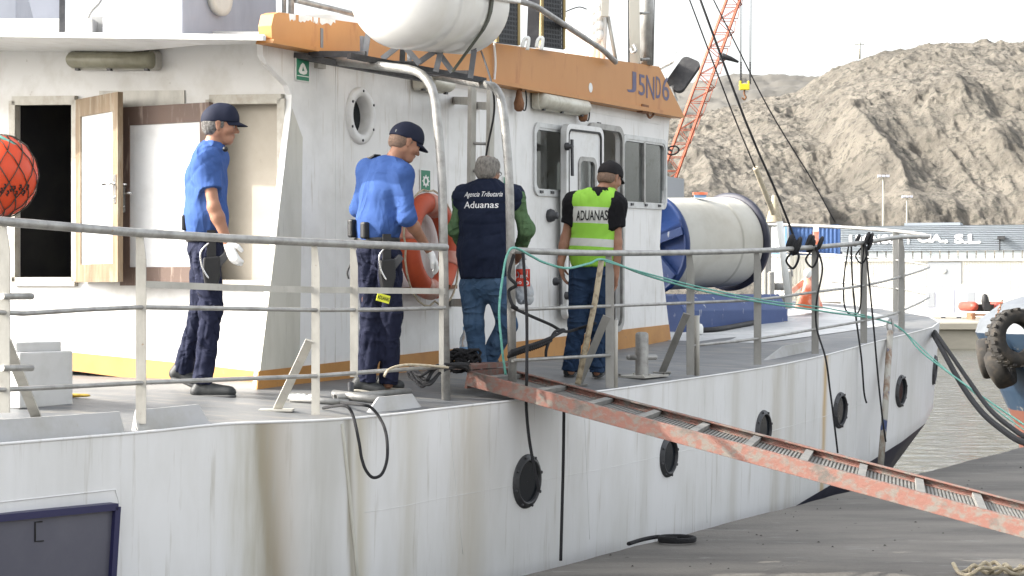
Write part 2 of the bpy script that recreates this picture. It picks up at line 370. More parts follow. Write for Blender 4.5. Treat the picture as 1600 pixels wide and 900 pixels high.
bm = bmesh.new(); bm.from_mesh(quay.data)
if sum(f.normal.z for f in bm.faces) < 0: bmesh.ops.reverse_faces(bm, faces=bm.faces)
bm.to_mesh(quay.data); bm.free()
# grit and pebbles on the quay (nobody could count them)
random.seed(21); pb = MB()
for k in range(420):
    a = random.uniform(-6, 12); b_ = random.uniform(.1, 5.5) ** 1.0; s_ = random.uniform(.004, .016) * (1 if random.random() < .92 else 2)
    c = qp(a, b_, s_ * .3); ax_ = random.uniform(0, 3.14); u_ = Vector((math.cos(ax_), math.sin(ax_), 0)) * s_; v_ = Vector((-math.sin(ax_), math.cos(ax_), 0)) * s_ * random.uniform(.5, .9)
    top = c + Vector((0, 0, s_ * .6)); ring = [c + u_, c + v_, c - u_, c - v_]; pb.add(ring + [top], [(0, 1, 4), (1, 2, 4), (2, 3, 4), (3, 0, 4)])
pb.build('grit', node_mat('grit', (.05, .047, .042), .9, var=(.2, .19, .17), vscale=2, vlo=.6, vhi=.65), label='loose grit and pebbles strewn over the quay', cat='grit', kind='stuff')
# water
wm = node_mat('harbour_water', (.05, .05, .038), .07, spec=.5, ior=1.33)
t = wm.node_tree; N = t.nodes; L = t.links
tc = N.new('ShaderNodeTexCoord'); mp = N.new('ShaderNodeMapping'); mp.inputs['Scale'].default_value = (.75, 1.0, 1); L.new(tc.outputs['Object'], mp.inputs[0])
n1 = N.new('ShaderNodeTexNoise'); n1.inputs['Scale'].default_value = 1.7; n1.inputs['Detail'].default_value = 5; n1.inputs['Distortion'].default_value = .6; L.new(mp.outputs[0], n1.inputs['Vector'])
bp = N.new('ShaderNodeBump'); bp.inputs['Strength'].default_value = .9; bp.inputs['Distance'].default_value = .26; L.new(n1.outputs[0], bp.inputs['Height']); L.new(bp.outputs[0], N['Principled BSDF'].inputs['Normal'])
WZ = -1.56
MB().add([(-400, -60, WZ), (600, -60, WZ), (600, 114, WZ), (-400, 114, WZ)], [(0, 1, 2, 3)]).build('water', wm, kind='structure', fixn=False)
# far quay with its coping
mb = MB()
def fq(u, v):
    pr = [(700, 0), (150, 0), (113.2, 0), (111.9, 0), (111.8, -.08), (111.8, -.42), (112.1, -.46), (112.1, -4)]
    y, z = pr[int(v * 7 + .01)]
    return Vector((-300 + 700 * u, y, z))
surf(fq, 60, 8, 0, False, mb)
M['farquay'] = node_mat('far_quay_concrete', (.30, .28, .23), .9, var=(.23, .215, .18), vscale=.6, stretch=(.4, 1, 1.5), var2=(.28, .26, .22), v2scale=1.5, v2lo=.55, v2hi=.75)
fqo = mb.build('far_quay', 'farquay', kind='structure', fixn=False)
bm = bmesh.new(); bm.from_mesh(fqo.data)
if sum(f.normal.z for f in bm.faces) < 0: bmesh.ops.reverse_faces(bm, faces=bm.faces)
bm.to_mesh(fqo.data); bm.free()
# ------------------------------------------------------------------ hills (height field, vectorised value noise)
def vnoise(x, y, seed):
    xi = np.floor(x).astype(np.int64); yi = np.floor(y).astype(np.int64); fx = x - xi; fy = y - yi
    fx = fx * fx * (3 - 2 * fx); fy = fy * fy * (3 - 2 * fy)
    def h(a, b):
        n = (a * 374761393 + b * 668265263 + seed * 1442695041) & 0x7fffffff
        n = ((n ^ (n >> 13)) * 1274126177) & 0x7fffffff
        return ((n ^ (n >> 16)) & 0xffff) / 65535.0
    return (h(xi, yi) * (1 - fx) + h(xi + 1, yi) * fx) * (1 - fy) + (h(xi, yi + 1) * (1 - fx) + h(xi + 1, yi + 1) * fx) * fy
def fbm(x, y, oct_, seed, ridge=False, gain=.5):
    s = 0; a = 1; tot = 0
    for k in range(oct_):
        n = vnoise(x * 2 ** k + 17 * k, y * 2 ** k + 31 * k, seed + k)
        if ridge: n = 1 - np.abs(2 * n - 1)
        s = s + a * n; tot += a; a *= gain
    return s / tot
def hillmesh(name, pxs, ridge_y, y0, y1, base_z, nu, nv, seed, rough, gull, mat, bench=None, prof_pow=.8):
    u = np.linspace(0, 1, nu)[:, None]; v = np.linspace(0, 1, nv)[None, :]
    px = pxs[0] + (pxs[-1] - pxs[0]) * u
    ry = np.interp(px[:, 0], pxs, ridge_y)[:, None]
    Yr = y0 + (y1 - y0) * .86; ztop = EYE.z + (HOR - ry) / FPX * Yr
    vv = np.minimum(v / .86, 1.0)
    Y = y0 + (y1 - y0) * v; X = (px - 800) / FPX * Yr * (.62 + .38 * vv)
    prof = vv ** prof_pow
    if bench is not None: prof = prof + bench(vv, px)
    Z = base_z + (ztop - base_z) * prof
    env = np.clip(vv * 6, 0, 1) * np.clip((1.04 - v) * 7, 0.1, 1)
    wx = X + 14 * (fbm(X / 40, Y / 40, 3, seed + 50) - .5)
    g = fbm(wx / 16, Y / 110 + .3 * wx / 40, 4, seed, True)          # gullies running down the slope
    Z = Z + env * gull * (g - .7) * 2 * (.35 + 1.1 * np.exp(-((vv - .42) / .2) ** 2))
    Z = Z + env * rough * (fbm(X / 13, Y / 13, 6, seed + 9, True, .5) - .6) * 2
    Z = Z + env * rough * .62 * (fbm(X / 2.4, Y / 4.5, 3, seed + 19, True) - .6) * 2
    Z = Z + env * .9 * np.sin((Z + 4 * fbm(X / 30, Y / 30, 2, seed + 33)) / 1.9) * fbm(X / 25, Y / 25, 2, seed + 41)
    Y = Y + env * gull * 1.6 * (fbm(X / 15, Z / 14, 3, seed + 70, True) - .5)
    X, Y, Z = np.broadcast_arrays(X, Y, Z)
    co = np.stack([X, Y, Z], -1).reshape(-1, 3)
    idx = np.arange(nu * nv).reshape(nu, nv)
    q = np.stack([idx[:-1, :-1], idx[1:, :-1], idx[1:, 1:], idx[:-1, 1:]], -1).reshape(-1, 4)
    me = bpy.data.meshes.new(name); me.from_pydata(co.tolist(), [], q.tolist()); me.materials.append(M[mat])
    me.polygons.foreach_set('use_smooth', [True] * len(q)); me.update()
    o = bpy.data.objects.new(name, me); COL.objects.link(o); setp(o, kind='structure'); return o
M['hill'] = node_mat('dry_rock', (.152, .136, .112), .95, var=(.102, .091, .075), vscale=.09, vdet=14, vlo=.42, vhi=.58, var2=(.066, .062, .05), v2scale=.8, v2lo=.52, v2hi=.62)
t = M['hill'].node_tree; bpn = t.nodes.new('ShaderNodeBump'); bpn.inputs['Strength'].default_value = .9; bpn.inputs['Distance'].default_value = 1.0
nn = t.nodes.new('ShaderNodeTexNoise'); nn.inputs['Scale'].default_value = .9; nn.inputs['Detail'].default_value = 9; nn.inputs['Roughness'].default_value = .65
t.links.new(t.nodes.new('ShaderNodeTexCoord').outputs['Object'], nn.inputs['Vector']); t.links.new(nn.outputs[0], bpn.inputs['Height']); t.links.new(bpn.outputs[0], t.nodes['Principled BSDF'].inputs['Normal'])
M['hill_far'] = node_mat('dry_rock_far', (.105, .098, .085), .95, var=(.08, .076, .068), vscale=.05, vdet=10)
def bench(v, px):
    b = -.10 * np.exp(-((v - .2) / .1) ** 2) * (px > 1250) - .03 * np.clip((v - .07) / .02, 0, 1) * np.exp(-((v - .09) / .05) ** 2)
    cl = 1 / (1 + np.exp(-(v - .44) / .035)) - .5                    # the broken cliff half way up
    return b + .12 * cl * np.exp(-((v - .44) / .22) ** 2) * np.clip((px - 1150) / 120, 0, 1)
hillmesh('hill', [900, 1040, 1100, 1180, 1250, 1275, 1300, 1330, 1380, 1430, 1480, 1540, 1600, 1800, 2100],
         [205, 190, 175, 160, 140, 124, 106, 96, 83, 73, 66, 62, 60, 70, 120], 215, 430, 0.0, 700, 380, 5, 1.1, 2.4, 'hill', bench)
hillmesh('distant_hill', [700, 1000, 1100, 1130, 1200, 1290, 1400, 1700], [175, 150, 128, 121, 118, 118, 125, 160], 500, 800, 30, 160, 60, 33, 1.5, 2.5, 'hill_far')
# ================================================================== the ship
ship = thing('fishing_vessel', (-.5, 14, -1.4), 'white steel fishing vessel with orange roof band moored beside the quay', 'ship')
SX = Vector((.5, .866, 0)); SN = Vector((.866, -.5, 0)); SC = Vector((-1.88, 15.5, 0))     # ship axis, starboard, a point of the centre line
PXR = ([-700, -200, 0, 220, 495, 700, 955, 1080, 1185, 1275, 1350, 1410], [400, 337, 312, 290, 264, 240, 208, 190, 176, 164, 155, 147])
def YE(px): return 2910 / float(np.interp(px, *PXR))
EDGE_Y = ([-700, 0, 240, 348, 495, 610, 700, 800, 946, 1090, 1185, 1275, 1350, 1410], [752, 694.5, 675, 662, 658.5, 649.5, 637.5, 627, 611, 590.5, 577, 560, 540, 521])
def edge_px(px): return W(px, float(np.interp(px, *EDGE_Y)), YE(px))
stn = [(px, edge_px(px)) for px in list(range(-700, 0, 100)) + list(range(0, 1400, 35)) + [1410]]
for k, (tt, vv, zz) in enumerate([(8.1, 3.0, 1.40), (8.9, 2.77, 1.45), (9.4, 2.44, 1.50), (9.8, 2.02, 1.555), (10.1, 1.45, 1.60), (10.28, .95, 1.64), (10.38, .4, 1.67), (10.4, 0, 1.68)]):
    p = SC + SX * tt + SN * vv; p.z = zz; stn.append((1435 + 12 * k, p))
# smooth the forward edge a little
E = [p for _, p in stn]
for it in range(2):
    E2 = [e.copy() for e in E]
    for i in range(1, len(E) - 1): E2[i] = E[i] * .5 + (E[i - 1] + E[i + 1]) * .25
    E = E2
def mirror(p): 
    v = (p - SC).dot(SN); q = p - SN * (2 * v); return q
full = E + [mirror(p) for p in E[-2::-1]]
nst = len(full); half = len(E) - 1
def sid(i): return i if i <= half else 2 * half - i
# hull loft
rows = 15
hv = []; su = []; hvs = []; hf = []; hm = []
for i in range(nst):
    j = sid(i); p = full[i]
    tn = (full[min(i + 1, nst - 1)] - full[max(i - 1, 0)]); tn.z = 0; tn.normalize()
    inw = Vector((-tn.y, tn.x, 0))
    tt = (p - SC).dot(SX)
    k = max(0, min(1, (tt - 3.0) / 7.4)); fl = .03 + .07 * k ** 1.6; fl2 = .10 + 1.15 * k ** 1.5
    zb = max(-.6, -.13 + .128 * (tt - 4))
    for r in range(rows):
        if r < 10: f = r / 9; z = p.z + (zb - p.z) * f; off = fl * (p.z - z)
        else: f = (r - 9) / (rows - 10); z = zb + (-2.6 - zb) * f; off = fl * (p.z - zb) + fl2 * (zb - z)
        q = p + inw * off; q.z = z
        hv.append(q); su.append(stn[j][0] if i <= half else 3000); hvs.append(p.z - z)
for i in range(nst - 1):
    for r in range(rows - 1):
        a = i * rows + r; hf.append((a, a + 1, a + rows + 1, a + rows)); hm.append(0 if r < 9 else 1)
def hull_material():
    m = node_mat('hull_white_paint', (.72, .72, .715), .42, var=(.60, .595, .565), vscale=1.8, stretch=(1, 1, .3), vlo=.46, vhi=.78, var2=(.45, .43, .38), v2scale=7, v2lo=.58, v2hi=.8, v2stretch=(2.5, 2.5, .16), bump=.05, bscale=5)
    t = m.node_tree; N = t.nodes; L = t.links; b = N['Principled BSDF']; src = b.inputs['Base Color'].links[0].from_socket
    at = N.new('ShaderNodeAttribute'); at.attribute_name = 'along'; ah = N.new('ShaderNodeAttribute'); ah.attribute_name = 'below'
    tc = N.new('ShaderNodeTexCoord'); mp = N.new('ShaderNodeMapping'); mp.inputs['Scale'].default_value = (3, 3, .35); L.new(tc.outputs['Object'], mp.inputs[0])
    ns = N.new('ShaderNodeTexNoise'); ns.inputs['Scale'].default_value = 6; ns.inputs['Detail'].default_value = 6; L.new(mp.outputs[0], ns.inputs['Vector'])
    def math_(op, a, c, d=None):
        n = N.new('ShaderNodeMath'); n.operation = op
        for i, x in enumerate((a, c, d)):
            if x is None: continue
            if hasattr(x, 'is_linked'): L.new(x, n.inputs[i])
            else: n.inputs[i].default_value = x
        return n.outputs[0]
    col = src
    # grease and rust runs where water leaves the deck: (place, width, colour, strength, slant)
    for x0, wd, cl, st, sl in ((408, 16, (.13, .115, .09), .95, 26), (424, 34, (.36, .29, .20), .7, 18), (392, 40, (.40, .385, .30), .55, 12), (500, 34, (.44, .43, .39), .7, 10),
                               (543, 5, (.27, .245, .19), .9, 14), (562, 12, (.47, .43, .32), .8, 6), (640, 16, (.46, .43, .34), .55, 0), (735, 24, (.47, .42, .32), .6, 0),
                               (1290, 3.5, (.5, .33, .12), .9, 0), (1215, 9, (.45, .42, .35), .7, 0), (1236, 7, (.45, .42, .35), .6, 0), (1150, 6, (.5, .48, .43), .6, 0), (1010, 8, (.5, .49, .45), .5, 0), (100, 60, (.5, .5, .47), .4, 0)):
        d = math_('SUBTRACT', at.outputs['Fac'], math_('MULTIPLY_ADD', ah.outputs['Fac'], sl, x0))
        d = math_('ADD', d, math_('MULTIPLY', math_('SUBTRACT', ns.outputs[0], .5), wd * 1.2))
        g = math_('POWER', 2.718, math_('MULTIPLY', math_('POWER', math_('ABSOLUTE', math_('DIVIDE', d, wd), None), 2.0), -1.0))
        g = math_('MULTIPLY', g, math_('MULTIPLY', math_('ADD', ns.outputs[0], .35), st))
        mx = N.new('ShaderNodeMix'); mx.data_type = 'RGBA'; L.new(g, mx.inputs[0]); L.new(col, mx.inputs[6]); mx.inputs[7].default_value = (*cl, 1); col = mx.outputs[2]
    L.new(col, b.inputs['Base Color'])
    return m
M['hull'] = hull_material()
org = origin(ship)
me = bpy.data.meshes.new('hull'); me.from_pydata([v - org for v in hv], [], hf)
me.materials.append(M['hull']); me.materials.append(M['navy'])
me.polygons.foreach_set('material_index', hm); me.polygons.foreach_set('use_smooth', [True] * len(hf))
for nm, arr in (('along', su), ('below', hvs)):
    a = me.attributes.new(nm, 'FLOAT', 'POINT'); a.data.foreach_set('value', [float(x) for x in arr])
me.update()
HB = BVHTree.FromPolygons(hv, hf)
def ray(bvh, px, py):
    d = Vector(((px - 800) / FPX, 1, -(py - HOR) / FPX)).normalized()
    h = bvh.ray_cast(EYE, d); n = h[1]
    if n is not None and n.dot(d) > 0: n = -n
    return h[0], n
hull = bpy.data.objects.new('hull', me); COL.objects.link(hull); hull.parent = ship
# scuttles (portholes) cut into the hull
ports = [(823, 752, .185), (1044, 713, .165), (1192, 672, .175), (1312, 641, .175), (1407, 611, .17), (1459, 578, .17)]
cut = MB(); pinfo = []
for px, py, r in ports:
    p, n = ray(HB, px, py)
    if p is None: print("MISS", px, py); continue
    pinfo.append((p, n, r)); cut.lathe(p - n * .3, n, [(1e-4, 0), (r * .74, 0), (r * .74, .6), (1e-4, .6)], 28)
hp, hn = ray(HB, 80, 850)                                              # hatch near the stern
hu = Vector((-hn.y, hn.x, 0)).normalized()
if hu.x < 0: hu = -hu
hw_ = hn.cross(hu).normalized()
if hw_.z < 0: hw_ = -hw_
def on_hull_plane(px, py, off=0): return plane_hit(px, py, hp + hn * off, hn)
hc = [on_hull_plane(x, y) for x, y in ((-160, 822), (172, 790), (163, 935), (-160, 990))]
cb = MB().add([c + hn * .3 for c in hc] + [c - hn * .3 for c in hc], [(0, 1, 2, 3), (7, 6, 5, 4), (0, 4, 5, 1), (1, 5, 6, 2), (2, 6, 7, 3), (3, 7, 4, 0)])
cut.add(cb.v, cb.f)
for k, (p, n, r) in enumerate(pinfo):
    mb = MB(); mb.lathe(p, n, [(r * .76, .004), (r * .76, .024), (r * .80, .030), (r * .85, .026), (r * .88, .014), (r * .98, .012), (r, .002), (r, -.03)], 36, 0)
    mb.lathe(p, n, [(r * .77, .006), (r * .5, .006), (1e-4, .006)], 28, 1)
    for a in range(8):
        t_ = Vector((0, 0, 1)); t_ = (t_ - n * t_.dot(n)).normalized(); s_ = n.cross(t_); q = p + (t_ * math.cos(a * .785 + .3) + s_ * math.sin(a * .785 + .3)) * r * .93 + n * .016
        mb.lathe(q, n, [(.011, 0), (.011, .008), (1e-4, .01)], 6, 0)
    mb.build('porthole', ['darksteel', 'glass_dark'], hull)
# hatch
mb = MB()
for a, b_ in ((0, 1), (1, 2), (2, 3), (3, 0)): mb.bar(hc[a] + hn * .03, hc[b_] + hn * .03, .07, .035, hn, 0)
ht = mb.build('hatch_frame', M['navy'] if False else node_mat('navy_frame', (.02, .02, .07), .45), ship)
MB().add([c + hn * .04 for c in hc], [(0, 1, 2, 3)]).build('hatch_panel', node_mat('hatch_dark_panel', (.085, .085, .11), .4, var=(.10, .10, .125), vscale=4), ht)
mk = [on_hull_plane(x, y, .043) for x, y in ((66, 815), (55, 816), (55, 846), (68, 845))]
MB().tube(mk, .004, 5).build('chalk_mark', 'text_black', ht)
def hull_bead(name, pxs, r, mat):
    q = [ray(HB, x, y) for x, y in pxs]; q = [p + n * r * .2 for p, n in q if p is not None]
    return MB().tube(q, r, 5).build(name, mat, ship)
hull_bead('hatch_seam', [(x, 764 + (187 - x) * .11) for x in range(-60, 188, 20)] + [(187 - k, 764 + k * 22) for k in range(1, 7)], .004, 'hull')
for x0, sl in ((700, 5), (912, 2), (1100, 1), (1243, 0), (1340, -1)): hull_bead('weld_seam', [(x0 + sl * k / 3, float(np.interp(x0, *EDGE_Y)) + 4 + k * 16) for k in range(0, 15)], .0018, 'hull')
hull_bead('weld_seam', [(x, float(np.interp(x, *EDGE_Y)) + 2910 / YE(x) * .58) for x in range(570, 1400, 30)], .0018, 'hull')
# vertical seam on the quarter
sp = [ray(HB, x, y) for x, y in ((534, 662), (541, 730), (548, 800), (555, 870), (562, 960))]
MB().tube([p + n * .002 for p, n in sp], .012, 6).build('seam_bead', 'grime', ship)
# ------------------------------------------------------------------ deck
dmb = MB(); cols_ = [0, .15, .5, 1.0, 1.5, 2.2, 3.0]
dv = []; dN = len(cols_)
for i in range(half + 1):
    p = full[i]; bw = (p - SC).dot(SN)
    for c in cols_:
        d = min(c, max(bw, 0)) if c < 3 else max(bw, 0)
        q = p - SN * d; q.z = p.z + .085 * min(d, 1.4) * (1 - .75 * max(0, min(1, ((p - SC).dot(SX) - 2) / 4))); dv.append(q)
df = [(i * dN + j, (i + 1) * dN + j, (i + 1) * dN + j + 1, i * dN + j + 1) for i in range(half) for j in range(dN - 1)]
pv = [mirror(v) for v in dv]; off = len(dv)
dmb.add(dv + pv, df + [(a + off, d + off, c + off, b_ + off) for a, b_, c, d in df], 0, True)
deck = dmb.build('deck', 'deck', ship, fixn=False)
bm = bmesh.new(); bm.from_mesh(deck.data); bmesh.ops.remove_doubles(bm, verts=bm.verts, dist=.001); bmesh.ops.recalc_face_normals(bm, faces=bm.faces)
if sum(f.normal.z for f in bm.faces) < 0: bmesh.ops.reverse_faces(bm, faces=bm.faces)
bm.to_mesh(deck.data); bm.free()
DB = BVHTree.FromPolygons(dmb.v, dmb.f)
def DK(px, py): return ray(DB, px, py)[0]
def deck_z(p):
    h = DB.ray_cast(Vector((p.x, p.y, 6)), Vector((0, 0, -1))); return h[0].z if h[0] else 1.1
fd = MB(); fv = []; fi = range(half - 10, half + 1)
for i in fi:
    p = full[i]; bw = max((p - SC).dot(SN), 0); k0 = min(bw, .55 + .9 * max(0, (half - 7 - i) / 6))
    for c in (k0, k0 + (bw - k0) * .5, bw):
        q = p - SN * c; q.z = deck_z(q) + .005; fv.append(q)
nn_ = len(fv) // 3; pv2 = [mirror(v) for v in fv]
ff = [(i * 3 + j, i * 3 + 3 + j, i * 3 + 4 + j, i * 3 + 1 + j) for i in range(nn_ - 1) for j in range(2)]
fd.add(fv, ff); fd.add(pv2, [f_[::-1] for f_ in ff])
# gunwale strip along the edge, toe plates
fd.build('pale_foredeck', node_mat('pale_paint_and_sun', (.52, .53, .53), .55, var=(.40, .41, .41), vscale=3, var2=(.28, .28, .28), v2scale=7, v2lo=.58, v2hi=.75), deck)  # pale deck paint, its lightness also standing for sunlight the drum blocks
MB().tube([p + Vector((0, 0, .002)) for p in full], .008, 6).build('gunwale', 'hull', ship)
def toe(x0, x1, h, taper, inset=.05):
    mb = MB(); xs = np.linspace(x0, x1, 60)
    vs = []
    for x in xs:
        p = edge_px(x); f = min(1, (x - x0) / taper[0] if taper[0] else 1, (x1 - x) / taper[1] if taper[1] else 1); hh = .004 + h * max(f, 0)
        q = p - SN * inset; q.z = deck_z(q) - .01
        vs += [q, q - SN * .03 + Vector((0, 0, hh)), q - SN * .042 + Vector((0, 0, hh)), q - SN * .02]
    fs = []
    for i in range(59):
        for j in range(4): fs.append((i * 4 + j, i * 4 + (j + 1) % 4, i * 4 + 4 + (j + 1) % 4, i * 4 + 4 + j))
    mb.add(vs, fs); return mb.build('toe_plate', node_mat('toe_plate_grey', (.42, .42, .42), .55, var=(.34, .33, .30), vscale=4, var2=(.3, .22, .15), v2scale=12, v2lo=.66, v2hi=.8), ship)
toe(-300, 214, .115, (0, 6)); toe(226, 347, .115, (6, 18)); toe(606, 690, .095, (18, 14), .12)
toe(1238, 1330, .10, (30, 10), .25)
# ------------------------------------------------------------------ deckhouse
A0 = Vector((-1.52, 12.97, 0))
WDp = Vector((WD.x, WD.y, .0212)).normalized()
def wrect(x0, x1, yt, yb, r, off=0):
    xc = (x0 + x1) / 2; yc = (yt + yb) / 2; c = WP(xc, yc, off)
    hx = (WP(x1, yc, off) - WP(x0, yc, off)).length / 2; hy = (WP(xc, yt, off).z - WP(xc, yb, off).z) / 2
    return c, hx, hy
win = {'left': wrect(833, 886, 194, 307, 0), 'right': wrect(972, 1041, 214, 326, 0)}
dc, dhx, dhy = wrect(918, 969, 203, 512, 0)
holes = [rrect(c, WDp, UP, hx - .035, hy - .035, .07) for c, hx, hy in win.values()] + [rrect(dc, WDp, UP, dhx, dhy, .1)]
pc = WP(562, 181); pr = .145
holes.append(circle(pc, WDp, UP, pr, 28))
outline = [WP(x, y) for x, y in ((410, 58), (411, 86), (418, 100), (450, 133), (456, 148), (455, 168), (402, 616), (1048, 535), (1031, 385), (1034, 330), (1046, 190), (1055, 172))]
side = MB().plate(outline, holes, WN, .045).build('side_wall', 'white', ship)
MB().plate([WP(x, y, .004) for x, y in ((457, 170), (473, 215), (468, 580), (406, 582))], [], WN, .003).build('grimy_strip', 'grime', side)
MB().plate([WP(x, y, .012) for x, y in ((404.5, 580), (401, 617), (1049, 536), (1045.5, 507))], [], WN, .011).build('skirting', 'ochre', side)
# aft bulkhead with two door openings
def aquad(x0, x1, yt0, yt1, yb1, yb0, off=0): return [AP(x0, yt0, off), AP(x1, yt1, off), AP(x1, yb1, off), AP(x0, yb0, off)]
o1 = aquad(24, 122, 158, 157, 440, 440); o2 = aquad(332, 444, 156, 155, 446, 444)
aout = [AP(449, 50), AP(449, 618), AP(300, 603), AP(95, 576), AP(-330, 515), AP(-330, 42)]
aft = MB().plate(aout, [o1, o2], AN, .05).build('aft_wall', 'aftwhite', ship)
MB().plate([AP(x, y, .012) for x, y in ((448, 586), (448, 619), (300, 604), (95, 577), (-330, 516), (-330, 494), (95, 549), (300, 569))], [], AN, .011).build('skirting', 'ochre', aft)
for q in (o1, o2):
    mb = MB()
    for a, b_ in ((0, 1), (1, 2), (2, 3), (3, 0)): mb.bar(q[a] + AN * .012, q[b_] + AN * .012, .065, .05, AN.cross((q[b_] - q[a]).normalized()), 0)
    mb.build('door_frame', node_mat('door_frame_grey', (.42, .40, .35), .6, var=(.3, .27, .22), vscale=8), aft)
MB().add([p - AN * .09 for p in aquad(322, 450, 145, 145, 452, 452)], [(0, 1, 2, 3)]).build('inner_panel', 'beige', aft)
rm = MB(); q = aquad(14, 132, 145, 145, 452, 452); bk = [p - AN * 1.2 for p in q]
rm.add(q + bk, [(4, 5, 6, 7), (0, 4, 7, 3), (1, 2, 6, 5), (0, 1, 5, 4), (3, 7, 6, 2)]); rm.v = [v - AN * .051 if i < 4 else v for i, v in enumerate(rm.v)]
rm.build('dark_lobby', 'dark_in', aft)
MB().plate([AP(x, y, .01) for x, y in ((155, 142), (288, 141), (288, 170), (155, 170))], [], AN, .009).build('header_plate', 'steelpaint', aft)
# two wooden doors, both swung open, back to back
def door(hx, hy0, hy1, ang, wid, wood, handle_side, label, flip, off=.05):
    h0 = AP(hx, hy1, off); h1 = AP(hx, hy0, off); z0, z1 = h0.z, h1.z; base = Vector((h0.x, h0.y, 0))
    u = (AD * (math.cos(ang) * flip) + AN * math.sin(ang)).normalized(); n = Vector((-u.y, u.x, 0))
    if n.dot(-base) < 0: n = -n
    def P(a, z, o=0): return base + u * a + n * o + UP * z
    st = .085
    root = MB()
    for a0, a1, q0, q1 in ((0, st, z0, z1), (wid - st, wid, z0, z1), (st, wid - st, z0, z0 + .13), (st, wid - st, z1 - .13, z1)):
        c = P((a0 + a1) / 2, (q0 + q1) / 2); root.box(c, u * (a1 - a0) / 2, n * .02, UP * (q1 - q0) / 2)
    fr = root.build('door', wood, ship, label=label)
    MB().box(P(wid / 2, (z0 + z1) / 2), u * (wid / 2 - st + .002), n * .010, UP * ((z1 - z0) / 2 - .128)).build('door_panel', 'panelwhite', fr)
    zc = z0 + (z1 - z0) * .49; mbh = MB(); a = wid - st * .45
    for sgn in (1, -1):
        mbh.box(P(a, zc, .024 * sgn), u * .017, n * .003, UP * .10)
        mbh.tube([P(a, zc + .035, .026 * sgn), P(a, zc + .035, .06 * sgn), P(a - .025, zc + .035, .065 * sgn), P(a - .11, zc + .033, .065 * sgn)], .009, 7)
        mbh.lathe(P(a, zc - .06, .027 * sgn), n * sgn, [(.012, 0), (.012, .008), (1e-4, .008)], 8)
    mbh.build('handle', 'chrome', fr)
    return fr
door(122, 156, 441, math.radians(20), .70, 'wood', 1, 'open wooden door leaf with pale sunlit panel', 1)
door(330, 160, 446, math.radians(3.5), .80, 'wood_brown', 1, 'brown wooden door leaf folded back against the wall', -1, .075)
for x0, y0, y1 in ((524, 86, 590), (700, 118, 568), (806, 136, 552)):
    MB().tube([WP(x0, y0 + (y1 - y0) * k / 8, .0) for k in range(9)], .003, 5).build('weld_seam', 'white', side)
MB().tube([WP(x, 62 + .1815 * (x - 415) + 21, 0) for x in range(470, 1050, 20)], .003, 5).build('weld_seam', 'white', side)
# roof: overhang aft and slab, front and port walls
zr = WP(412, 60).z
r0 = AP(-330, 51, .95); r1 = AP(413, 60.5, .95)
pa = WP(412, 60, -.005); pb = WP(1056, 178, -.005)
port = Vector((-.9073, .4204, .05)) * 4.6
roof = MB()
tri = [r0, r1, pa, pb, pb + port, r0 + Vector((-.1, 3.5, .1))]
roof.add(tri + [p + UP * .025 for p in tri], [(0, 1, 2, 3, 4, 5), (11, 10, 9, 8, 7, 6)] + [(i, (i + 1) % 6, (i + 1) % 6 + 6, i + 6) for i in range(6)])
roof.build('roof', 'white_plain', ship)
MB().bar(r0 + UP * .005, r1 + UP * .005, .03, .03, UP).build('roof_lip', 'white_plain', ship)
fw = [WP(1046, 190, -.05), WP(1034, 330, -.05), WP(1031, 385, -.05), WP(1048, 535, -.05)]
fwm = MB(); bkp = [p + port for p in fw]
fwm.add(fw + bkp, [(0, 1, 5, 4), (1, 2, 6, 5), (2, 3, 7, 6)]); fwm.build('front_wall', 'white', ship)
pw = [WP(430, 60) + port, WP(1046, 190) + port, WP(1048, 535) + port, WP(402, 612) + port]
MB().plate(pw, [], -WN, .04).build('port_wall', 'white', ship)
c = WP(840, 300, -1.1); MB().box(c + WD * .4 - UP * .62, WD * .9, WN * .3, UP * .55).build('cabinet', 'beige', ship)
c = WP(1000, 300, -1.9); MB().box(c - UP * .5, WD * .8, WN * .3, UP * .7).build('console', 'doorgrey', ship)
# orange band along the roof edge
bo_ = [(428, 66), (425, 60), (424, 40), (428, 22), (436, 19), (545, 34), (780, 68), (1030, 104), (1069, 181)]
pts = [WP(x, y, .10 + .0) for x, y in bo_]
band = MB().plate(pts, [], WN, .10).build('roof_band', 'orange', ship)
MB().plate([WP(x, y, .13) for x, y in ((428, 61), (426, 67), (1070, 184.5), (1068, 178))], [], WN, .13).build('band_flange', 'orange', band)
bmr = MB()
for x0, x1, ya in ((452, 462, 22), (467, 488, 24), (490, 497, 27), (500, 524, 29)):
    k = 7; top = [WP(x0 + (x1 - x0) * i / k, 19 + (x0 + (x1 - x0) * i / k - 436) * .139, .102) for i in range(k + 1)]
    bot = [WP(x0 + (x1 - x0) * i / k, ya + 4.5 + random.random() * 5 + (i % 2) * 2.5, .102) for i in range(k, -1, -1)]
    bmr.plate(top + bot, [], WN, .0015)
bmr.build('flaked_patch', 'white_plain', band)
lt = MB()
for ch, x0, x1, yt0, yt1, h in (('J', 980, 997, 109, 0, 34), ('5', 998, 1010, 115, 0, 33), ('N', 1010, 1025, 117, 0, 36), ('D', 1025, 1034, 119, 0, 34), ('6', 1035, 1048, 118, 0, 38)):
    p0 = WP(x0, yt1 + yt0 + h, .103); ww = (WP(x1, 130, .103) - WP(x0, 130, .103)).length; hh = WP(x0, yt0, .103).z - p0.z
    lettering(lt, ch, p0, WDp * 1.0 - UP * .02, UP, ww * .84, hh, 0, .004)
lt.build('lettering', 'text_blue', band)
sp_ = WP(923, 137, .1025); MB().plate(circle(sp_, WD, UP, .045, 12), [], WN, .001).build('paint_spot', 'sign_white', band)
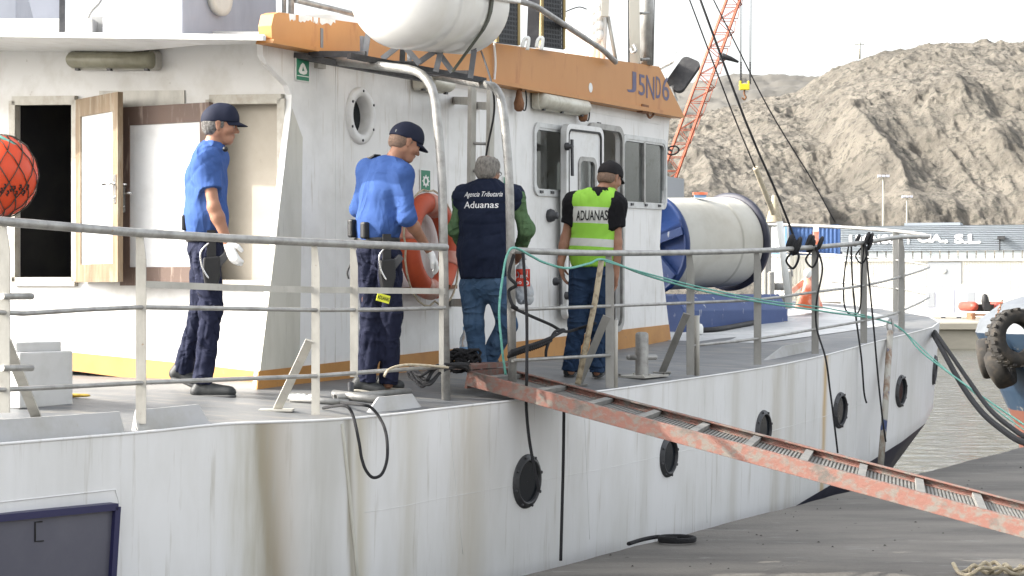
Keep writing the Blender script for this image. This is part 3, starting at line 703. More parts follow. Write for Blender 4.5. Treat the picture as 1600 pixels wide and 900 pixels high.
# ================================================================== fittings of the deckhouse
def window(name, key, label, bars):
    c, hx, hy = win[key]
    fr = MB(); ringplate(fr, rrect(c + WN * .018, WDp, UP, hx, hy, .10, 6), rrect(c + WN * .018, WDp, UP, hx - .042, hy - .042, .075, 6), WN, .03)
    ringplate(fr, rrect(c + WN * .010, WDp, UP, hx - .03, hy - .03, .08, 6), rrect(c + WN * .010, WDp, UP, hx - .062, hy - .062, .06, 6), WN, .04)
    f = fr.build('window', node_mat('aluminium_frame', (.58, .59, .585), .4, metal=.3, var=(.46, .46, .45), vscale=10), ship, label=label)
    MB().plate(rrect(c - WN * .012, WDp, UP, hx - .05, hy - .05, .065, 6), [], WN, .006).build('pane', 'glass_clear', f)
    for x in bars: MB().box(c + WDp * (x * hx) + WN * .002, WDp * .022, WN * .012, UP * (hy - .05)).build('glazing_bar', 'steel', f)
    for x in (-.62, 0, .62): MB().box(c + WDp * (x * hx) - UP * (hy - .035) + WN * .022, WDp * .03, WN * .006, UP * .012).build('drain_cover', 'darksteel', f)
    return f
window('window', 'left', 'wheelhouse window half hidden by the open door', (.9,))
window('window', 'right', 'sliding wheelhouse window forward of the door', (-.02,))
pm = MB(); pm.lathe(pc, WN, [(pr * .92, -.09), (pr * .92, .01), (pr * 1.0, .03), (pr * 1.30, .028), (pr * 1.42, .012), (pr * 1.44, -.01)], 36)
for a in range(6):
    q = pc + (WDp * math.cos(a * 1.047 + .5) + UP * math.sin(a * 1.047 + .5)) * pr * 1.22 + WN * .028
    pm.lathe(q, WN, [(.010, 0), (.010, .006), (1e-4, .008)], 6, 1)
pw_ = pm.build('wall_porthole', ['white_plain', 'darksteel'], ship)
MB().lathe(pc - WN * .07, WN, [(pr * .93, 0), (pr * .5, 0), (1e-4, 0)], 28).build('pane', M['glass_dark'], pw_)
# steel door leaf folded back against the wall, dark opening next to it
lc, lhx, lhy = wrect(867.5, 920.5, 197, 497, 0)
lc = lc + WN * .12; LU = (WDp + WN * .05).normalized(); LN = Vector((LU.y, -LU.x, 0)).normalized()
lw_c = lc + WDp * .06 + UP * .22
leaf = MB(); leaf.plate(rrect(lc, LU, UP, lhx - .02, lhy - .02, .07, 6), [rrect(lw_c, LU, UP, .155, .33, .06, 6)], LN, .03)
ringplate(leaf, rrect(lc + LN * .012, LU, UP, lhx, lhy, .09, 6), rrect(lc + LN * .012, LU, UP, lhx - .045, lhy - .045, .06, 6), LN, .06, 0)
lf = leaf.build('door', 'white_plain', ship, label='white steel wheelhouse door standing open', bevel=.004)
sm_ = MB(); ringplate(sm_, rrect(lc + LN * .0135, LU, UP, lhx - .045, lhy - .045, .06, 6), rrect(lc + LN * .0135, LU, UP, lhx - .062, lhy - .062, .05, 6), LN, .012)
sm_.build('door_seal', 'black', lf)
wr = MB(); ringplate(wr, rrect(lw_c + LN * .01, LU, UP, .19, .365, .08, 6), rrect(lw_c + LN * .01, LU, UP, .15, .325, .055, 6), LN, .02); wr.build('door_window_frame', 'steel', lf)
MB().plate(rrect(lw_c - LN * .01, LU, UP, .154, .328, .05, 6), [], LN, .006).build('door_pane', 'glass_clear', lf)
for px, py, dx, ln in ((884, 229, .0, .26), (884, 462, .0, -.22), (866, 440, -.1, -.2)):
    q = plane_hit(px, py, lc + LN * .015, LN); hm_ = MB()
    hm_.lathe(q, LN, [(.035, 0), (.035, .03), (.02, .035), (.02, .07), (1e-4, .07)], 12); hm_.bar(q + LN * .06 + UP * (.06 if ln > 0 else .1), q + LN * .065 - UP * abs(ln), .03, .018, LU); hm_.build('door_handle', 'darksteel', lf)
ringm = MB(); ringplate(ringm, rrect(dc + WN * .03, WDp, UP, dhx + .045, dhy + .05, .13, 6), rrect(dc + WN * .03, WDp, UP, dhx - .002, dhy - .002, .1, 6), WN, .028); ringm.build('door_coaming', 'steel', ship)
q = WP(857, 337, 0); MB().lathe(q, WN, [(.055, 0), (.06, .02), (.05, .05), (.03, .06), (.03, .09), (1e-4, .09)], 14).build('door_stop', 'darksteel', ship)
# ------------------------------------------------------------------ bulkhead lamps
def lamp(name, c, ux, n, L_, H_, lens, label, D=.10):
    root = thing(name, c - UP * H_, label, 'lamp')
    b = MB(); b.plate(rrect(c + n * .05, ux, UP, L_, H_, H_ * .55, 5), [], n, .06); b.build('lamp_housing', 'lamp_pale' if lens == 'lamp_pale' else 'steelpaint', root, bevel=.006)
    prf = []; m_ = MB(); k = 10; vs = []
    ends = [(-1.0, .55), (-.975, .85), (-.93, 1), (.93, 1), (.975, .85), (1.0, .55)]
    for e, s in ends:
        for i in range(k + 1):
            a = math.pi * i / k
            vs.append(c + n * (.048 + (D - .02) * math.sin(a) * s) + ux * (e * L_ * .97) + UP * (math.cos(a) * H_ * .93 * s))
    fs = [(i * (k + 1) + j, (i + 1) * (k + 1) + j, (i + 1) * (k + 1) + j + 1, i * (k + 1) + j + 1) for i in range(len(ends) - 1) for j in range(k)]
    fs += [list(range(k + 1)), list(range((len(ends) - 1) * (k + 1), len(ends) * (k + 1)))[::-1]]
    m_.add(vs, fs, 0, True); m_.build('lamp_lens', lens, root)
    for e in (-.8, -.05, .8):
        for s in (1, -1): MB().box(c + ux * e * L_ + UP * s * H_ * .98 + n * .055, ux * .018, UP * .010, n * .012).build('clip', 'darksteel', root)
c = (AP(117, 95, .01) + AP(252, 95, .01)) / 2; lamp('bulkhead_lamp', c, (AP(252, 95) - AP(117, 95)).normalized(), AN, (AP(117, 95) - AP(252, 95)).length / 2, .068, 'lampshade', 'long dirty olive bulkhead lamp above the wooden doors')
c = WP(871, 163, .03); lamp('bulkhead_lamp', c, WDp, WN, (WP(834, 160) - WP(908, 160)).length / 2, .075, 'lamp_pale', 'cream bulkhead lamp under the orange band above the steel door')
c = WP(669, 131, .03); lamp('bulkhead_lamp', c, WDp, WN, (WP(648, 131) - WP(692, 131)).length / 2, .06, 'lamp_pale', 'short cream bulkhead lamp behind the bent pipe of the raft frame')
def socket(px, py):
    b = MB(); q = WP(px, py, .07); b.lathe(q + UP * .05, -UP, [(.02, -.06), (.03, 0), (.045, .05), (.04, .1), (.02, .12), (1e-4, .12)], 10, 0)
    b.tube(crom([q + UP * .06, q + WD * .06 + UP * .16, q + WD * .05 + UP * .3], 6), .010, 6, 1)
    b.tube(crom([q - UP * .02, q + WD * .12 - UP * .05, q + WD * .15 + UP * .06, q + WD * .09 + UP * .22], 6), .007, 6, 1)
    b.build('lamp_socket', ['rust', 'black'], ship)
socket(811, 161); socket(911, 178)
b = MB(); q = WP(1009, 176, .08); b.tube(crom([q + UP * .03, q + WD * .1 - UP * .04, q + WD * .22 + UP * .01, q + WD * .16 + UP * .06], 6), .012, 6); b.box(q - WD * .08 + UP * .03, WD * .09, WN * .03, UP * .04); b.build('lamp_socket', 'rust', ship)
MB().box(WP(936, 195, .01), WDp * .03, WN * .01, UP * .022).build('junction_box', 'darksteel', ship)
# ------------------------------------------------------------------ green safety signs
def sign(x0, x1, yt, yb, label, motif):
    xc = (x0 + x1) / 2; c, hx, hy = wrect(x0, x1, yt, yb, 0, .01); root = thing('safety_sign', c - UP * hy, label, 'sign')
    MB().plate([c + WDp * sx * hx + UP * sy * hy for sx, sy in ((-1, 1), (1, 1), (1, -1), (-1, -1))], [], WN, .006).build('backing', 'sign_white', root)
    g = c + WN * .0015; MB().plate([g + WDp * sx * hx * .88 + UP * sy * hy * .93 for sx, sy in ((-1, 1), (1, 1), (1, -1), (-1, -1))], [], WN, .001).build('green_field', 'green_sign', root)
    g = c + WN * .003; mm = MB()
    if motif == 'raft':
        mm.plate([g + WDp * hx * a + UP * hy * b_ for a, b_ in ((-.62, -.18), (-.5, .1), (-.3, .42), (-.05, .6), (.2, .5), (.42, .2), (.6, -.1), (.5, -.32), (.1, -.42), (-.4, -.36))], [[g + WDp * hx * a + UP * hy * b_ for a, b_ in ((-.15, -.12), (0, .32), (.22, -.1))]], WN, .001)
        mm.box(g - UP * hy * .56, WDp * hx * .82, WN * .0006, UP * hy * .035)
    else:
        mm.plate(circle(g, WDp * hx * .55, UP * hy * .42, 1, 20), [circle(g, WDp * hx * .24, UP * hy * .24, 1, 16)], WN, .001)
        for a in range(8): mm.box(g + WDp * hx * .62 * math.cos(a * .785) + UP * hy * .48 * math.sin(a * .785), WDp * hx * .09, WN * .0006, UP * hy * .06)
    mm.build('symbol', 'sign_white', root)
sign(462, 484, 91, 127, 'green and white life raft sign high on the white wall', 'raft')
sign(657, 673, 265, 301, 'green and white life ring sign above the orange life ring', 'ring')
sign(786, 798, 276, 305, 'green sign mostly hidden behind the grey-haired man', 'ring')
# ------------------------------------------------------------------ life ring in its bracket
c = WP(671, 385, .13); root = thing('life_ring', c - UP * .4, 'worn orange life ring hung on the white wall', 'life ring')
Rr, rr_ = .325, .078; tilt = (WN + Vector((-.05, 0, .05))).normalized(); ru = WDp; rv = tilt.cross(ru).normalized()
for nm, mt, a0, a1, gr in (('ring_body', 'ring', 0, 360, 0), ('band', 'ring_pale', 62, 92, .004), ('band', 'ring_pale', 152, 172, .004), ('band', 'ring_pale', 242, 268, .004), ('band', 'ring_pale', 332, 352, .004)):
    n_ = 48 if a1 - a0 == 360 else 7
    pts = [c + (ru * math.cos(math.radians(a0 + (a1 - a0) * i / n_)) + rv * math.sin(math.radians(a0 + (a1 - a0) * i / n_))) * Rr for i in range(n_ + (0 if a1 - a0 == 360 else 1))]
    MB().tube(pts, rr_ + gr, 14, closed=(a1 - a0 == 360)).build(nm, mt, root)
gp = []
for i in range(33):
    a = 2 * math.pi * i / 32; rd = Rr + rr_ + (.012 if i % 8 == 0 else .03 + .03 * math.sin((i % 8) / 8 * math.pi)); gp.append(c + (ru * math.cos(a) + rv * math.sin(a)) * rd - UP * (.03 * math.sin((i % 8) / 8 * math.pi)) + WN * .02)
MB().tube(gp, .008, 5).build('grab_line', 'rope_pale', root)
b = MB(); b.bar(WP(630, 452, .02), WP(712, 448, .02), .03, .03, UP); b.bar(WP(640, 452, .02), WP(640, 452, .26), .03, .02, UP); b.bar(WP(702, 448, .02), WP(702, 448, .26), .03, .02, UP); b.build('life_ring_bracket', 'rust', ship)
# ------------------------------------------------------------------ bent pipe frame, ladder, raft cradle
def bend(pts, r=.18, n=6):
    out = [Vector(pts[0])]
    for i in range(1, len(pts) - 1):
        p = Vector(pts[i]); a = (Vector(pts[i - 1]) - p); b_ = (Vector(pts[i + 1]) - p); rr2 = min(r, a.length * .45, b_.length * .45)
        p0 = p + a.normalized() * rr2; p1 = p + b_.normalized() * rr2
        for k in range(n + 1):
            t_ = k / n; out.append(p0 * (1 - t_) ** 2 + p * 2 * t_ * (1 - t_) + p1 * t_ ** 2)
    out.append(Vector(pts[-1])); return out
foot1 = DK(697, 625); foot2 = W(801, 600, 12.98); foot2.z = deck_z(foot2)
a1 = bend([WP(500, 92, .0), W(676, 113, foot1.y + .05), W(691, 270, foot1.y + .02), foot1], .22)
a2 = bend([WP(668, 116, .0), W(783, 137, foot2.y + .1), W(796, 272, foot2.y + .03), foot2], .22)
fr = MB().tube(a1, .030, 12).build('raft_frame', 'steel', ship)
MB().tube(a2, .030, 12).build('frame_pipe', 'steel', fr)
MB().box(WP(500, 90, .015), WDp * .055, WN * .015, UP * .075).build('wall_flange', 'steelpaint', fr)
def on_a(arc, px): 
    best = min(range(len(arc) - 1), key=lambda i: abs((arc[i].x / arc[i].y * FPX + 800) - px)); return arc[best]
ra_ = W(622, -8, 12.35); rb_ = W(727, 8, 13.45); rax = (rb_ - ra_); rlen = rax.length; rax.normalize(); rside = Vector((rax.y, -rax.x, 0)).normalized()
# beams of the cradle
pyy = foot1.y + .12
b0 = W(545, 87, pyy + .12); b1 = W(757, 126, pyy + .75); b2 = b0 - rside * .42 + UP * .02; b3 = b1 - rside * .42 + UP * .02
for q0_, q1_ in ((b0, b1), (b2, b3)): MB().bar(q0_, q1_, .035, .05, UP).build('cradle_beam', 'darksteel', fr)
M['cradle'] = node_mat('grey_cradle', (.20, .21, .23), .5, metal=.2, var=(.15, .155, .165), vscale=9)
def cb_(px, py, d=0): return W(px, py, pyy + .35 + d)
for pl_ in (((570, 88, 0), (576, 48, 0)), ((597, 92, 0), (628, 68, 0), (656, 100, 0)), ((628, 100, .1), (630, 68, 0), (676, 48, 0), (690, 74, 0), (681, 112, 0)), ((654, 98, .1), (682, 78, .1), (707, 112, .1)), ((728, 60, .15), (741, 78, .2), (735, 122, .2))):
    m_ = MB(); q = [cb_(*p) for p in pl_]
    for i in range(len(q) - 1): m_.bar(q[i], q[i + 1], .038, .022, Vector((1, 0, 0)) if abs(q[i].x - q[i + 1].x) < abs(q[i].z - q[i + 1].z) else UP)
    m_.build('cradle_upright', 'cradle', fr)
for f_ in (.12, .5, .88): MB().bar(b0.lerp(b1, f_) + UP * .03, b2.lerp(b3, f_) + UP * .03, .04, .03, UP).build('cross_beam', 'darksteel', fr)
for f_ in (.2, .5, .85):
    lo = b2.lerp(b3, f_); MB().bar(lo, lo + UP * .22, .04, .02, rax).build('cradle_upright', 'cradle', fr)
lad = None
for x in (738, 767):
    p0 = W(x, 128, 14.25); p1 = W(x - 4, 470, 14.25); o_ = MB().bar(p0, p1, .085 if x < 750 else .08, .03, WD, 0).build('ladder' if lad is None else 'stile', 'steelpaint', ship if lad is None else lad)
    if lad is None: lad = o_
for y in (225, 268, 312, 356, 400): MB().tube([W(737, y - 1, 14.25), W(766, y, 14.25)], .011, 6).build('rung', 'steel', lad)
for xa, xb, ya, yb in ((710, 738, 157, 158), (748, 767, 165, 166), (705, 730, 473, 473)): MB().bar(WP(xa, ya, .0), W(xb, yb, 14.25), .06, .03, UP).build('ladder_bracket', 'steelpaint', lad)
rope('cable', [WP(752, 80, .12), W(768, 130, 13.9), W(772, 175, 13.9), W(760, 240, 14), W(756, 290, 14.1)], .008, 'black', parent=ship)
rope('cable', [WP(772, 68, .12), WP(774, 100, .12), WP(772, 128, .11)], .010, 'white_plain', parent=ship)
# ------------------------------------------------------------------ life raft canister
root = thing('life_raft_canister', (ra_ + rb_) / 2 - UP * .36, 'white fibreglass life raft canister strapped in a cradle', 'life raft')
R_ = .345
prof = [(1e-4, -.16), (.12, -.155), (.22, -.13), (.285, -.09), (.325, -.03), (.338, .02), (R_, .05), (R_, .25), (R_ * .985, .26), (R_ * .985, .30), (R_, .31), (R_, rlen * .62), (R_ * .985, rlen * .62 + .01), (R_ * .985, rlen * .62 + .05), (R_, rlen * .62 + .06), (R_, rlen - .05), (.338, rlen - .02), (.32, rlen + .03), (.27, rlen + .08), (.16, rlen + .11), (1e-4, rlen + .115)]
MB().lathe(ra_, rax, prof, 48).build('shell', 'fibre', root)
fl = MB()
for s in (1, -1):
    p0 = ra_ + rside * s * (R_ + .012) + UP * .02 - rax * .05; fl.box(p0 + rax * (rlen / 2 + .05), rax * (rlen / 2 + .09), rside * .03, UP * .022)
fl.build('flange', 'fibre', root, bevel=.008)
st_ = []
cs = ra_ + rax * (rlen * .66)
for i in range(24):
    a = math.radians(-35 + 250 * i / 23); st_.append(cs + (rside * math.cos(a) + UP * math.sin(a)) * (R_ + .008))
sm = MB(); 
for i in range(23): sm.bar(st_[i], st_[i + 1], .045, .008, rax)
sm.bar(st_[0], cb_(707, 112, 0), .02, .015, rax)
sm.build('strap', node_mat('olive_strap', (.10, .105, .085), .8), root)
# ------------------------------------------------------------------ railings
IN = .07
def rp(px, py, inset=IN): return W(px, py, YE(px) + inset)
rail = MB().tube([rp(x, y) for x, y in ((-260, 326), (-100, 337), (0, 345.5), (110, 355), (220, 364), (350, 372), (480, 378.5), (590, 383), (697, 386.5))], .0235, 12).build('aft_railing', 'steel', ship)
MB().tube([rp(x, y) for x, y in ((-260, 492), (0, 488), (37, 490), (130, 484), (220, 480), (350, 482), (493, 484.5), (590, 484), (695, 481))], .0125, 8).build('rail', 'steel', rail)
MB().tube([rp(x, y) for x, y in ((-260, 625), (0, 609), (110, 604), (220, 598), (350, 593), (493, 587.5), (590, 580), (695, 573))], .0125, 8).build('rail', 'steel', rail)
m_ = MB(); q = [rp(x, y, IN + .02) for x, y in ((224, 444), (350, 449), (493, 453), (590, 454), (695, 455))]
for i in range(4): m_.bar(q[i], q[i + 1], .036, .008, UP)
m_.build('flat_rail', 'steelpaint', rail)
def fpost(px, yt, yb, par, wd=.05, mat='steelpaint', th=.014, lean=0):
    yy = YE(px) + IN; p0 = W(px + lean, yb, yy); p1 = W(px, yt, yy); m_ = MB()
    u = Vector((1, 0, 0)); t_ = (p1 - p0)
    pts = [p0 - u * wd / 2, p0 + u * wd / 2, p0 + t_ * .86 + u * wd / 2, p1 + u * wd * .18, p1 - u * wd / 2]
    n = u.cross(t_.normalized()); n = n if n.y < 0 else -n
    m_.plate(pts, [], n, th)
    return m_.build('post', mat, par)
fpost(6, 352, 645, rail, .055); fpost(220, 364, 662, rail, .053); fpost(493, 384, 648, rail, .048); fpost(553, 388, 589, rail, .046); fpost(689.5, 390, 583, rail, .03)
m_ = MB(); m_.bar(rp(8, 530, .1), DK(57, 652), .055, .014, Vector((1, 0, 0))); m_.build('brace', 'steelpaint', rail)
m_ = MB(); d_ = DK(432, 642); m_.bar(rp(484, 532, .1), d_, .05, .014, Vector((1, 0, 0))); m_.bbox(d_ + UP * .006, (.2, .12, .012)); m_.build('brace', 'steelpaint', rail)
for y in (463, 575): MB().tube([rp(3, y, .05), rp(50, y, .1)], .017, 8).build('stub_pipe', 'steel', rail)
frail_pts = [rp(x, y) for x, y in ((801, 391), (870, 394), (955, 395.5), (1080, 394.5), (1185, 391.5), (1275, 386), (1350, 379), (1405, 370.5))]
bow = []
for i in range(half - 7, half + 22):
    p = full[i].copy(); j = sid(i)
    tn = (full[min(i + 1, nst - 1)] - full[i - 1]); tn.z = 0; tn.normalize(); inw = Vector((-tn.y, tn.x, 0)); bow.append((p + inw * .12, inw))
frail = MB().tube(crom(frail_pts + [p + UP * .965 for p, _ in bow[1:]], 3), .022, 10).build('fore_railing', 'steel', ship)
MB().tube(crom([rp(x, y) for x, y in ((801, 484), (955, 478), (1080, 473), (1185, 468), (1275, 456), (1350, 446), (1405, 433))] + [p + UP * .62 for p, _ in bow[1:]], 3), .012, 8).build('rail', 'steel', frail)
MB().tube([rp(x, y) for x, y in ((801, 563.5), (880, 559), (952, 555))], .012, 8).build('rail', 'steel', frail)
MB().tube(crom([rp(x, y) for x, y in ((1083, 540), (1185, 529), (1276, 514), (1350, 501), (1400, 489))] + [p + UP * .28 for p, _ in bow[1:6]], 3), .012, 8).build('rail', 'steel', frail)
M['post_grey'] = node_mat('grey_post', (.30, .295, .275), .55, metal=.15, var=(.22, .215, .2), vscale=7, stretch=(1, 1, .4), var2=(.24, .15, .09), v2scale=24, v2lo=.66, v2hi=.76)
for x, yt, yb in ((953, 398, 606), (1079, 396, 586), (1184, 393, 570), (1274, 388, 553), (1350, 381, 536), (1409, 373, 518)): fpost(x, yt, yb, frail, .062, 'post_grey', .03)
for x, y0, xb, yb in ((948, 494, 903, 602), (1073, 490, 1034, 583)):
    m_ = MB(); d_ = DK(xb, yb); m_.bar(rp(x, y0, .09), d_, .055, .016, Vector((1, 0, 0))); m_.bbox(d_ + UP * .006, (.14, .1, .012)); m_.build('brace', 'post_grey', frail)
for x, y0, yb in ((961, 500, 606), (1089, 493, 587)): MB().tube([rp(x, y0, .05), rp(x, yb, .05)], .021, 8).build('stub_pipe', 'steelpaint', frail)
for i in (3, 7, 10, 13, 17, 21):
    p, inw = bow[min(i, len(bow) - 1)]; m_ = MB(); m_.bar(p, p + UP * .96, .075, .02, Vector((1, 0, 0))); m_.build('post', 'post_grey', frail)
for i in (7, 11, 14, 18):
    p, inw = bow[i]; p2 = bow[min(i + 2, len(bow) - 1)][0]; MB().tube([p2 + inw * .35 + UP * .05, p + UP * .93], .017, 7).build('brace', 'steel', frail)
    if i != 11: MB().tube([p2 + UP * .2, p + inw * .05 + UP * .8], .013, 7).build('brace', 'steel', frail)
# bulwark lip round the bow
MB().tube([p + UP * .05 for p, _ in bow[9:]], .05, 8).build('bow_coaming', 'concrete', ship)
# mooring bitt
d_ = DK(1003, 589); m_ = MB(); m_.lathe(d_, UP, [(.052, 0), (.052, .33), (.048, .345), (.03, .355), (1e-4, .357)], 18); ax_ = SX * .6 + SN * .8; m_.tube([d_ + UP * .155 - ax_ * .105, d_ + UP * .155 + ax_ * .105], .022, 10)
m_.ball(d_ + UP * .155 - ax_ * .105, .022, 0, 10, 8); m_.ball(d_ + UP * .155 + ax_ * .105, .022, 0, 10, 8)
bt = m_.build('mooring_bitt', 'steel', ship); m_ = MB(); m_.box(d_ + UP * .008, SX * .22, SN * .13, UP * .008)
for a in range(8): m_.lathe(d_ + UP * .016 + SX * (.19 * (1 if a % 2 else -1) if a < 4 else .19 * ((a - 5.5) / 1.5)) + SN * (.1 * (1 if a < 2 else -1) if a < 4 else .1 * (1 if a % 2 else -1)), UP, [(.012, 0), (.012, .012), (1e-4, .013)], 6)
m_.build('bitt_base', 'steelpaint', bt)
# box on the after deck
d0 = DK(40, 630); m_ = MB(); bu = AD; bv = -AN
c = d0 + bu * -.05 + UP * .14; m_.box(c, bu * .22, bv * .2, UP * .155); m_.box(c + UP * .18 - bu * .02, bu * .18, bv * .17, UP * .03)
bx = m_.build('deck_locker', node_mat('locker_grey', (.50, .50, .49), .5, var=(.42, .42, .40), vscale=5), ship, bevel=.008)
m_ = MB()
for s in (.08, .15): m_.lathe(c + bu * (.22 - s - .02) - bv * .201 + UP * .03, -bv, [(.012, 0), (.012, .008), (1e-4, .008)], 8)
m_.build('bolt', 'darksteel', bx)
# ------------------------------------------------------------------ upper works seen over the roof
up = MB(); p0 = W(285, 56, 13.6); p1 = W(434, 56, 12.9)
up.add([p0, p1, p1 + UP * .8 - (p1 - p0) * .06, p0 + UP * .8] , [(0, 1, 2, 3)]); up.add([p0, p0 + UP * .8, p0 + Vector((-.6, 1.4, .8)), p0 + Vector((-.6, 1.4, 0))], [(0, 1, 2, 3)])
ub = []
def block(name, x0, x1, yb, yt, Y, depth, mat, skew=0, parent=ship, dx=0):
    a = W(x0, yb, Y); b_ = W(x1, yb, Y - skew); h = (yb - yt) / FPX * Y; bk = Vector((dx, depth, 0))
    m_ = MB(); vs = [a, b_, b_ + bk, a + bk]; vs += [v + UP * h for v in vs]
    m_.add(vs, [(0, 1, 5, 4), (1, 2, 6, 5), (2, 3, 7, 6), (3, 0, 4, 7), (4, 5, 6, 7), (3, 2, 1, 0)]); return m_.build(name, mat, parent, bevel=.01)
fm = MB(); q0 = W(285, 60, 13.0); q1 = q0 + WD * 1.2; q3 = q0 - AD * .75; q2 = q3 + WD * 1.2
fm.add([q0, q1, q2, q3] + [p + UP * .7 for p in (q0, q1, q2, q3)], [(0, 1, 5, 4), (1, 2, 6, 5), (2, 3, 7, 6), (3, 0, 4, 7), (4, 5, 6, 7)]); fun = fm.build('funnel_casing', 'greyblue', ship, bevel=.01)
pcf = plane_hit(342, -4, q0 + WN * .02, WN); MB().lathe(pcf, WN, [(.11, -.03), (.13, .0), (.13, .03), (.09, .035), (1e-4, .02)], 20).build('vent_cap', 'steelpaint', fun)
M['locker'] = node_mat('roof_locker_paint', (.42, .42, .41), .5, var=(.34, .335, .32), vscale=5)
block('roof_locker', -60, 145, 58, 29, 13.8, .5, 'locker', .25)
block('roof_locker', 141, 172, 58, 24, 13.7, .4, 'locker', 0)
MB().bar(W(97, 58, 13.3), W(98, -60, 13.3), .036, .03, Vector((1, 0, 0))).build('roof_post', 'darksteel', ship)
block('awning_casing', -40, 26, 58, -60, 15.5, .6, 'greyblue', .0); 
m_ = MB(); m_.add([W(40, -20, 15), W(95, -20, 15), W(95, 30, 15), W(68, 30, 15), W(52, 28, 15)], [(0, 1, 2, 3, 4)]); m_.add([v + Vector((0, .05, 0)) for v in m_.v], [(4, 3, 2, 1, 0)]); m_.build('louvre_panel', 'greyblue', ship)
rope('cable', [W(168, 30, 13.7), W(162, 40, 13.6), W(172, 30, 13.55), W(180, 38, 13.6), W(184, 40, 13.8)], .012, 'black', parent=ship)
rope('cable', [W(137, 31, 13.9), W(142, 18, 13.9), W(155, 4, 13.9), W(163, -14, 13.9)], .012, 'steel', parent=ship)
# open bridge rail, mesh panels, aerial gear, masts
ur = MB().tube([W(444, 20, 13.6), W(444, -40, 13.6)], .016, 8).build('bridge_railing', 'steel', ship)
MB().tube([W(455, 22, 13.6), W(456, -40, 13.6)], .022, 8).build('post', 'steel', ur)
MB().tube([W(462, 0, 13.6), W(520, 14, 14.0), W(560, 24, 14.2)], .022, 8).build('rail', 'steel', ur)
MB().tube(bend([W(770, -8, 15.5), W(835, 8, 15.8), W(942, 78, 17.5), W(962, 97, 17.8)], .1), .026, 8).build('rail', 'steel', ur)
MB().bar(W(832, 74, 16), W(836, -40, 16), .10, .04, Vector((1, 0, 0))).build('post', 'darksteel', ur)
MB().bar(W(842, 76, 16.4), W(845, -40, 16.4), .05, .04, Vector((1, 0, 0))).build('post', 'fibre', ur)
block('bridge_box', 474, 560, 40, 20, 14.4, .3, 'white_plain', 0)
def meshpanel(x0, x1, yb, Y, nm):
    a = W(x0, yb, Y); b_ = W(x1, yb + (x1 - x0) * .13, Y + .25); h = .75; m_ = MB(); nx = 14; nz = 20
    for i in range(nx + 1): p = a.lerp(b_, i / nx); m_.bar(p, p + UP * h, .013, .006, b_ - a)
    for i in range(nz + 1): m_.bar(a + UP * h * i / nz, b_ + UP * h * i / nz, .013, .005, UP)
    o_ = m_.build(nm, 'mesh', ship); f = MB(); f.bar(a, a + UP * h, .035, .02, b_ - a); f.bar(b_, b_ + UP * h, .03, .02, b_ - a); f.build('panel_frame', 'brass', o_)
    g = MB(); g.add([a + Vector((0, .02, 0)), b_ - (b_ - a) * .12 + Vector((0, .02, 0)), b_ - (b_ - a) * .12 + Vector((0, .02, h)), a + Vector((0, .02, h))], [(0, 1, 2, 3)]); g.build('backing', 'mesh', o_)
meshpanel(776, 810, 66, 15.4, 'mesh_panel'); meshpanel(846, 881, 72, 16.3, 'mesh_panel')
for x in (816, 838): MB().tube(crom([W(x, 74, 15.6), W(x + 3, 62, 15.6), W(x + 10, 60, 15.6), W(x + 8, 78, 15.6)], 5), .016, 7).build('grab_loop', 'sign_white', ship)
block('radar_housing', 884, 930, 96, 26, 18.5, .6, 'white_plain', 0)
ag = MB(); 
for x0, x1, r in ((925, 938, .035), (933, 930, .03), (941, 940, .03), (917, 935, .025)): ag.tube([W(x0, 92, 18), W((x0 + x1) / 2 + 2, 40, 18), W(x1, -20, 18)], [r, r * 1.3, r], 8)
for k in range(10): ag.ball(W(930 + 6 * math.sin(k * 2.1), 60 - k * 5, 17.95), (.05, .04, .06), 0, 8, 6)
at_ = ag.build('aerial_mast', 'fibre', ship); MB().bar(W(945, 26, 17.9), W(947, -30, 17.9), .07, .05, Vector((1, 0, 0))).build('aerial_box', 'mastgrey', at_)
MB().tube([W(950, 26, 18), W(962, 94, 18)], .018, 7).build('stay', 'steelpaint', at_)
rope('aerial_wire', [W(884, 18, 18), W(905, 11, 18), W(923, 16, 18), W(935, 8, 18)], .006, 'black', parent=at_)
mastb = MB().bar(W(992, 100, 18.6), W(990, -80, 18.6), .10, .08, Vector((1, 0, 0))).build('mast', 'mastgrey', ship)
MB().tube([W(1010, 102, 18.8), W(1011, -80, 18.8)], .062, 12).build('mast_tube', 'steel', mastb)
MB().bar(W(983, 98, 18.6), W(982, -80, 18.6), .02, .02, Vector((1, 0, 0))).build('mast_track', 'darksteel', mastb)
for y in (93, 21): MB().tube([W(1001, y, 18.6), W(1014, y - 1, 18.7)], .014, 6).build('clamp', 'steel', mastb)
MB().tube(crom([W(986, 76, 18.5), W(988, 82, 18.45), W(994, 79, 18.45), W(990, 70, 18.5)], 4), .014, 6).build('hook', 'steel', mastb)
MB().tube([W(1020, 102, 18.8), W(1024, -80, 18.8)], .008, 5).build('halyard', 'steel', mastb)
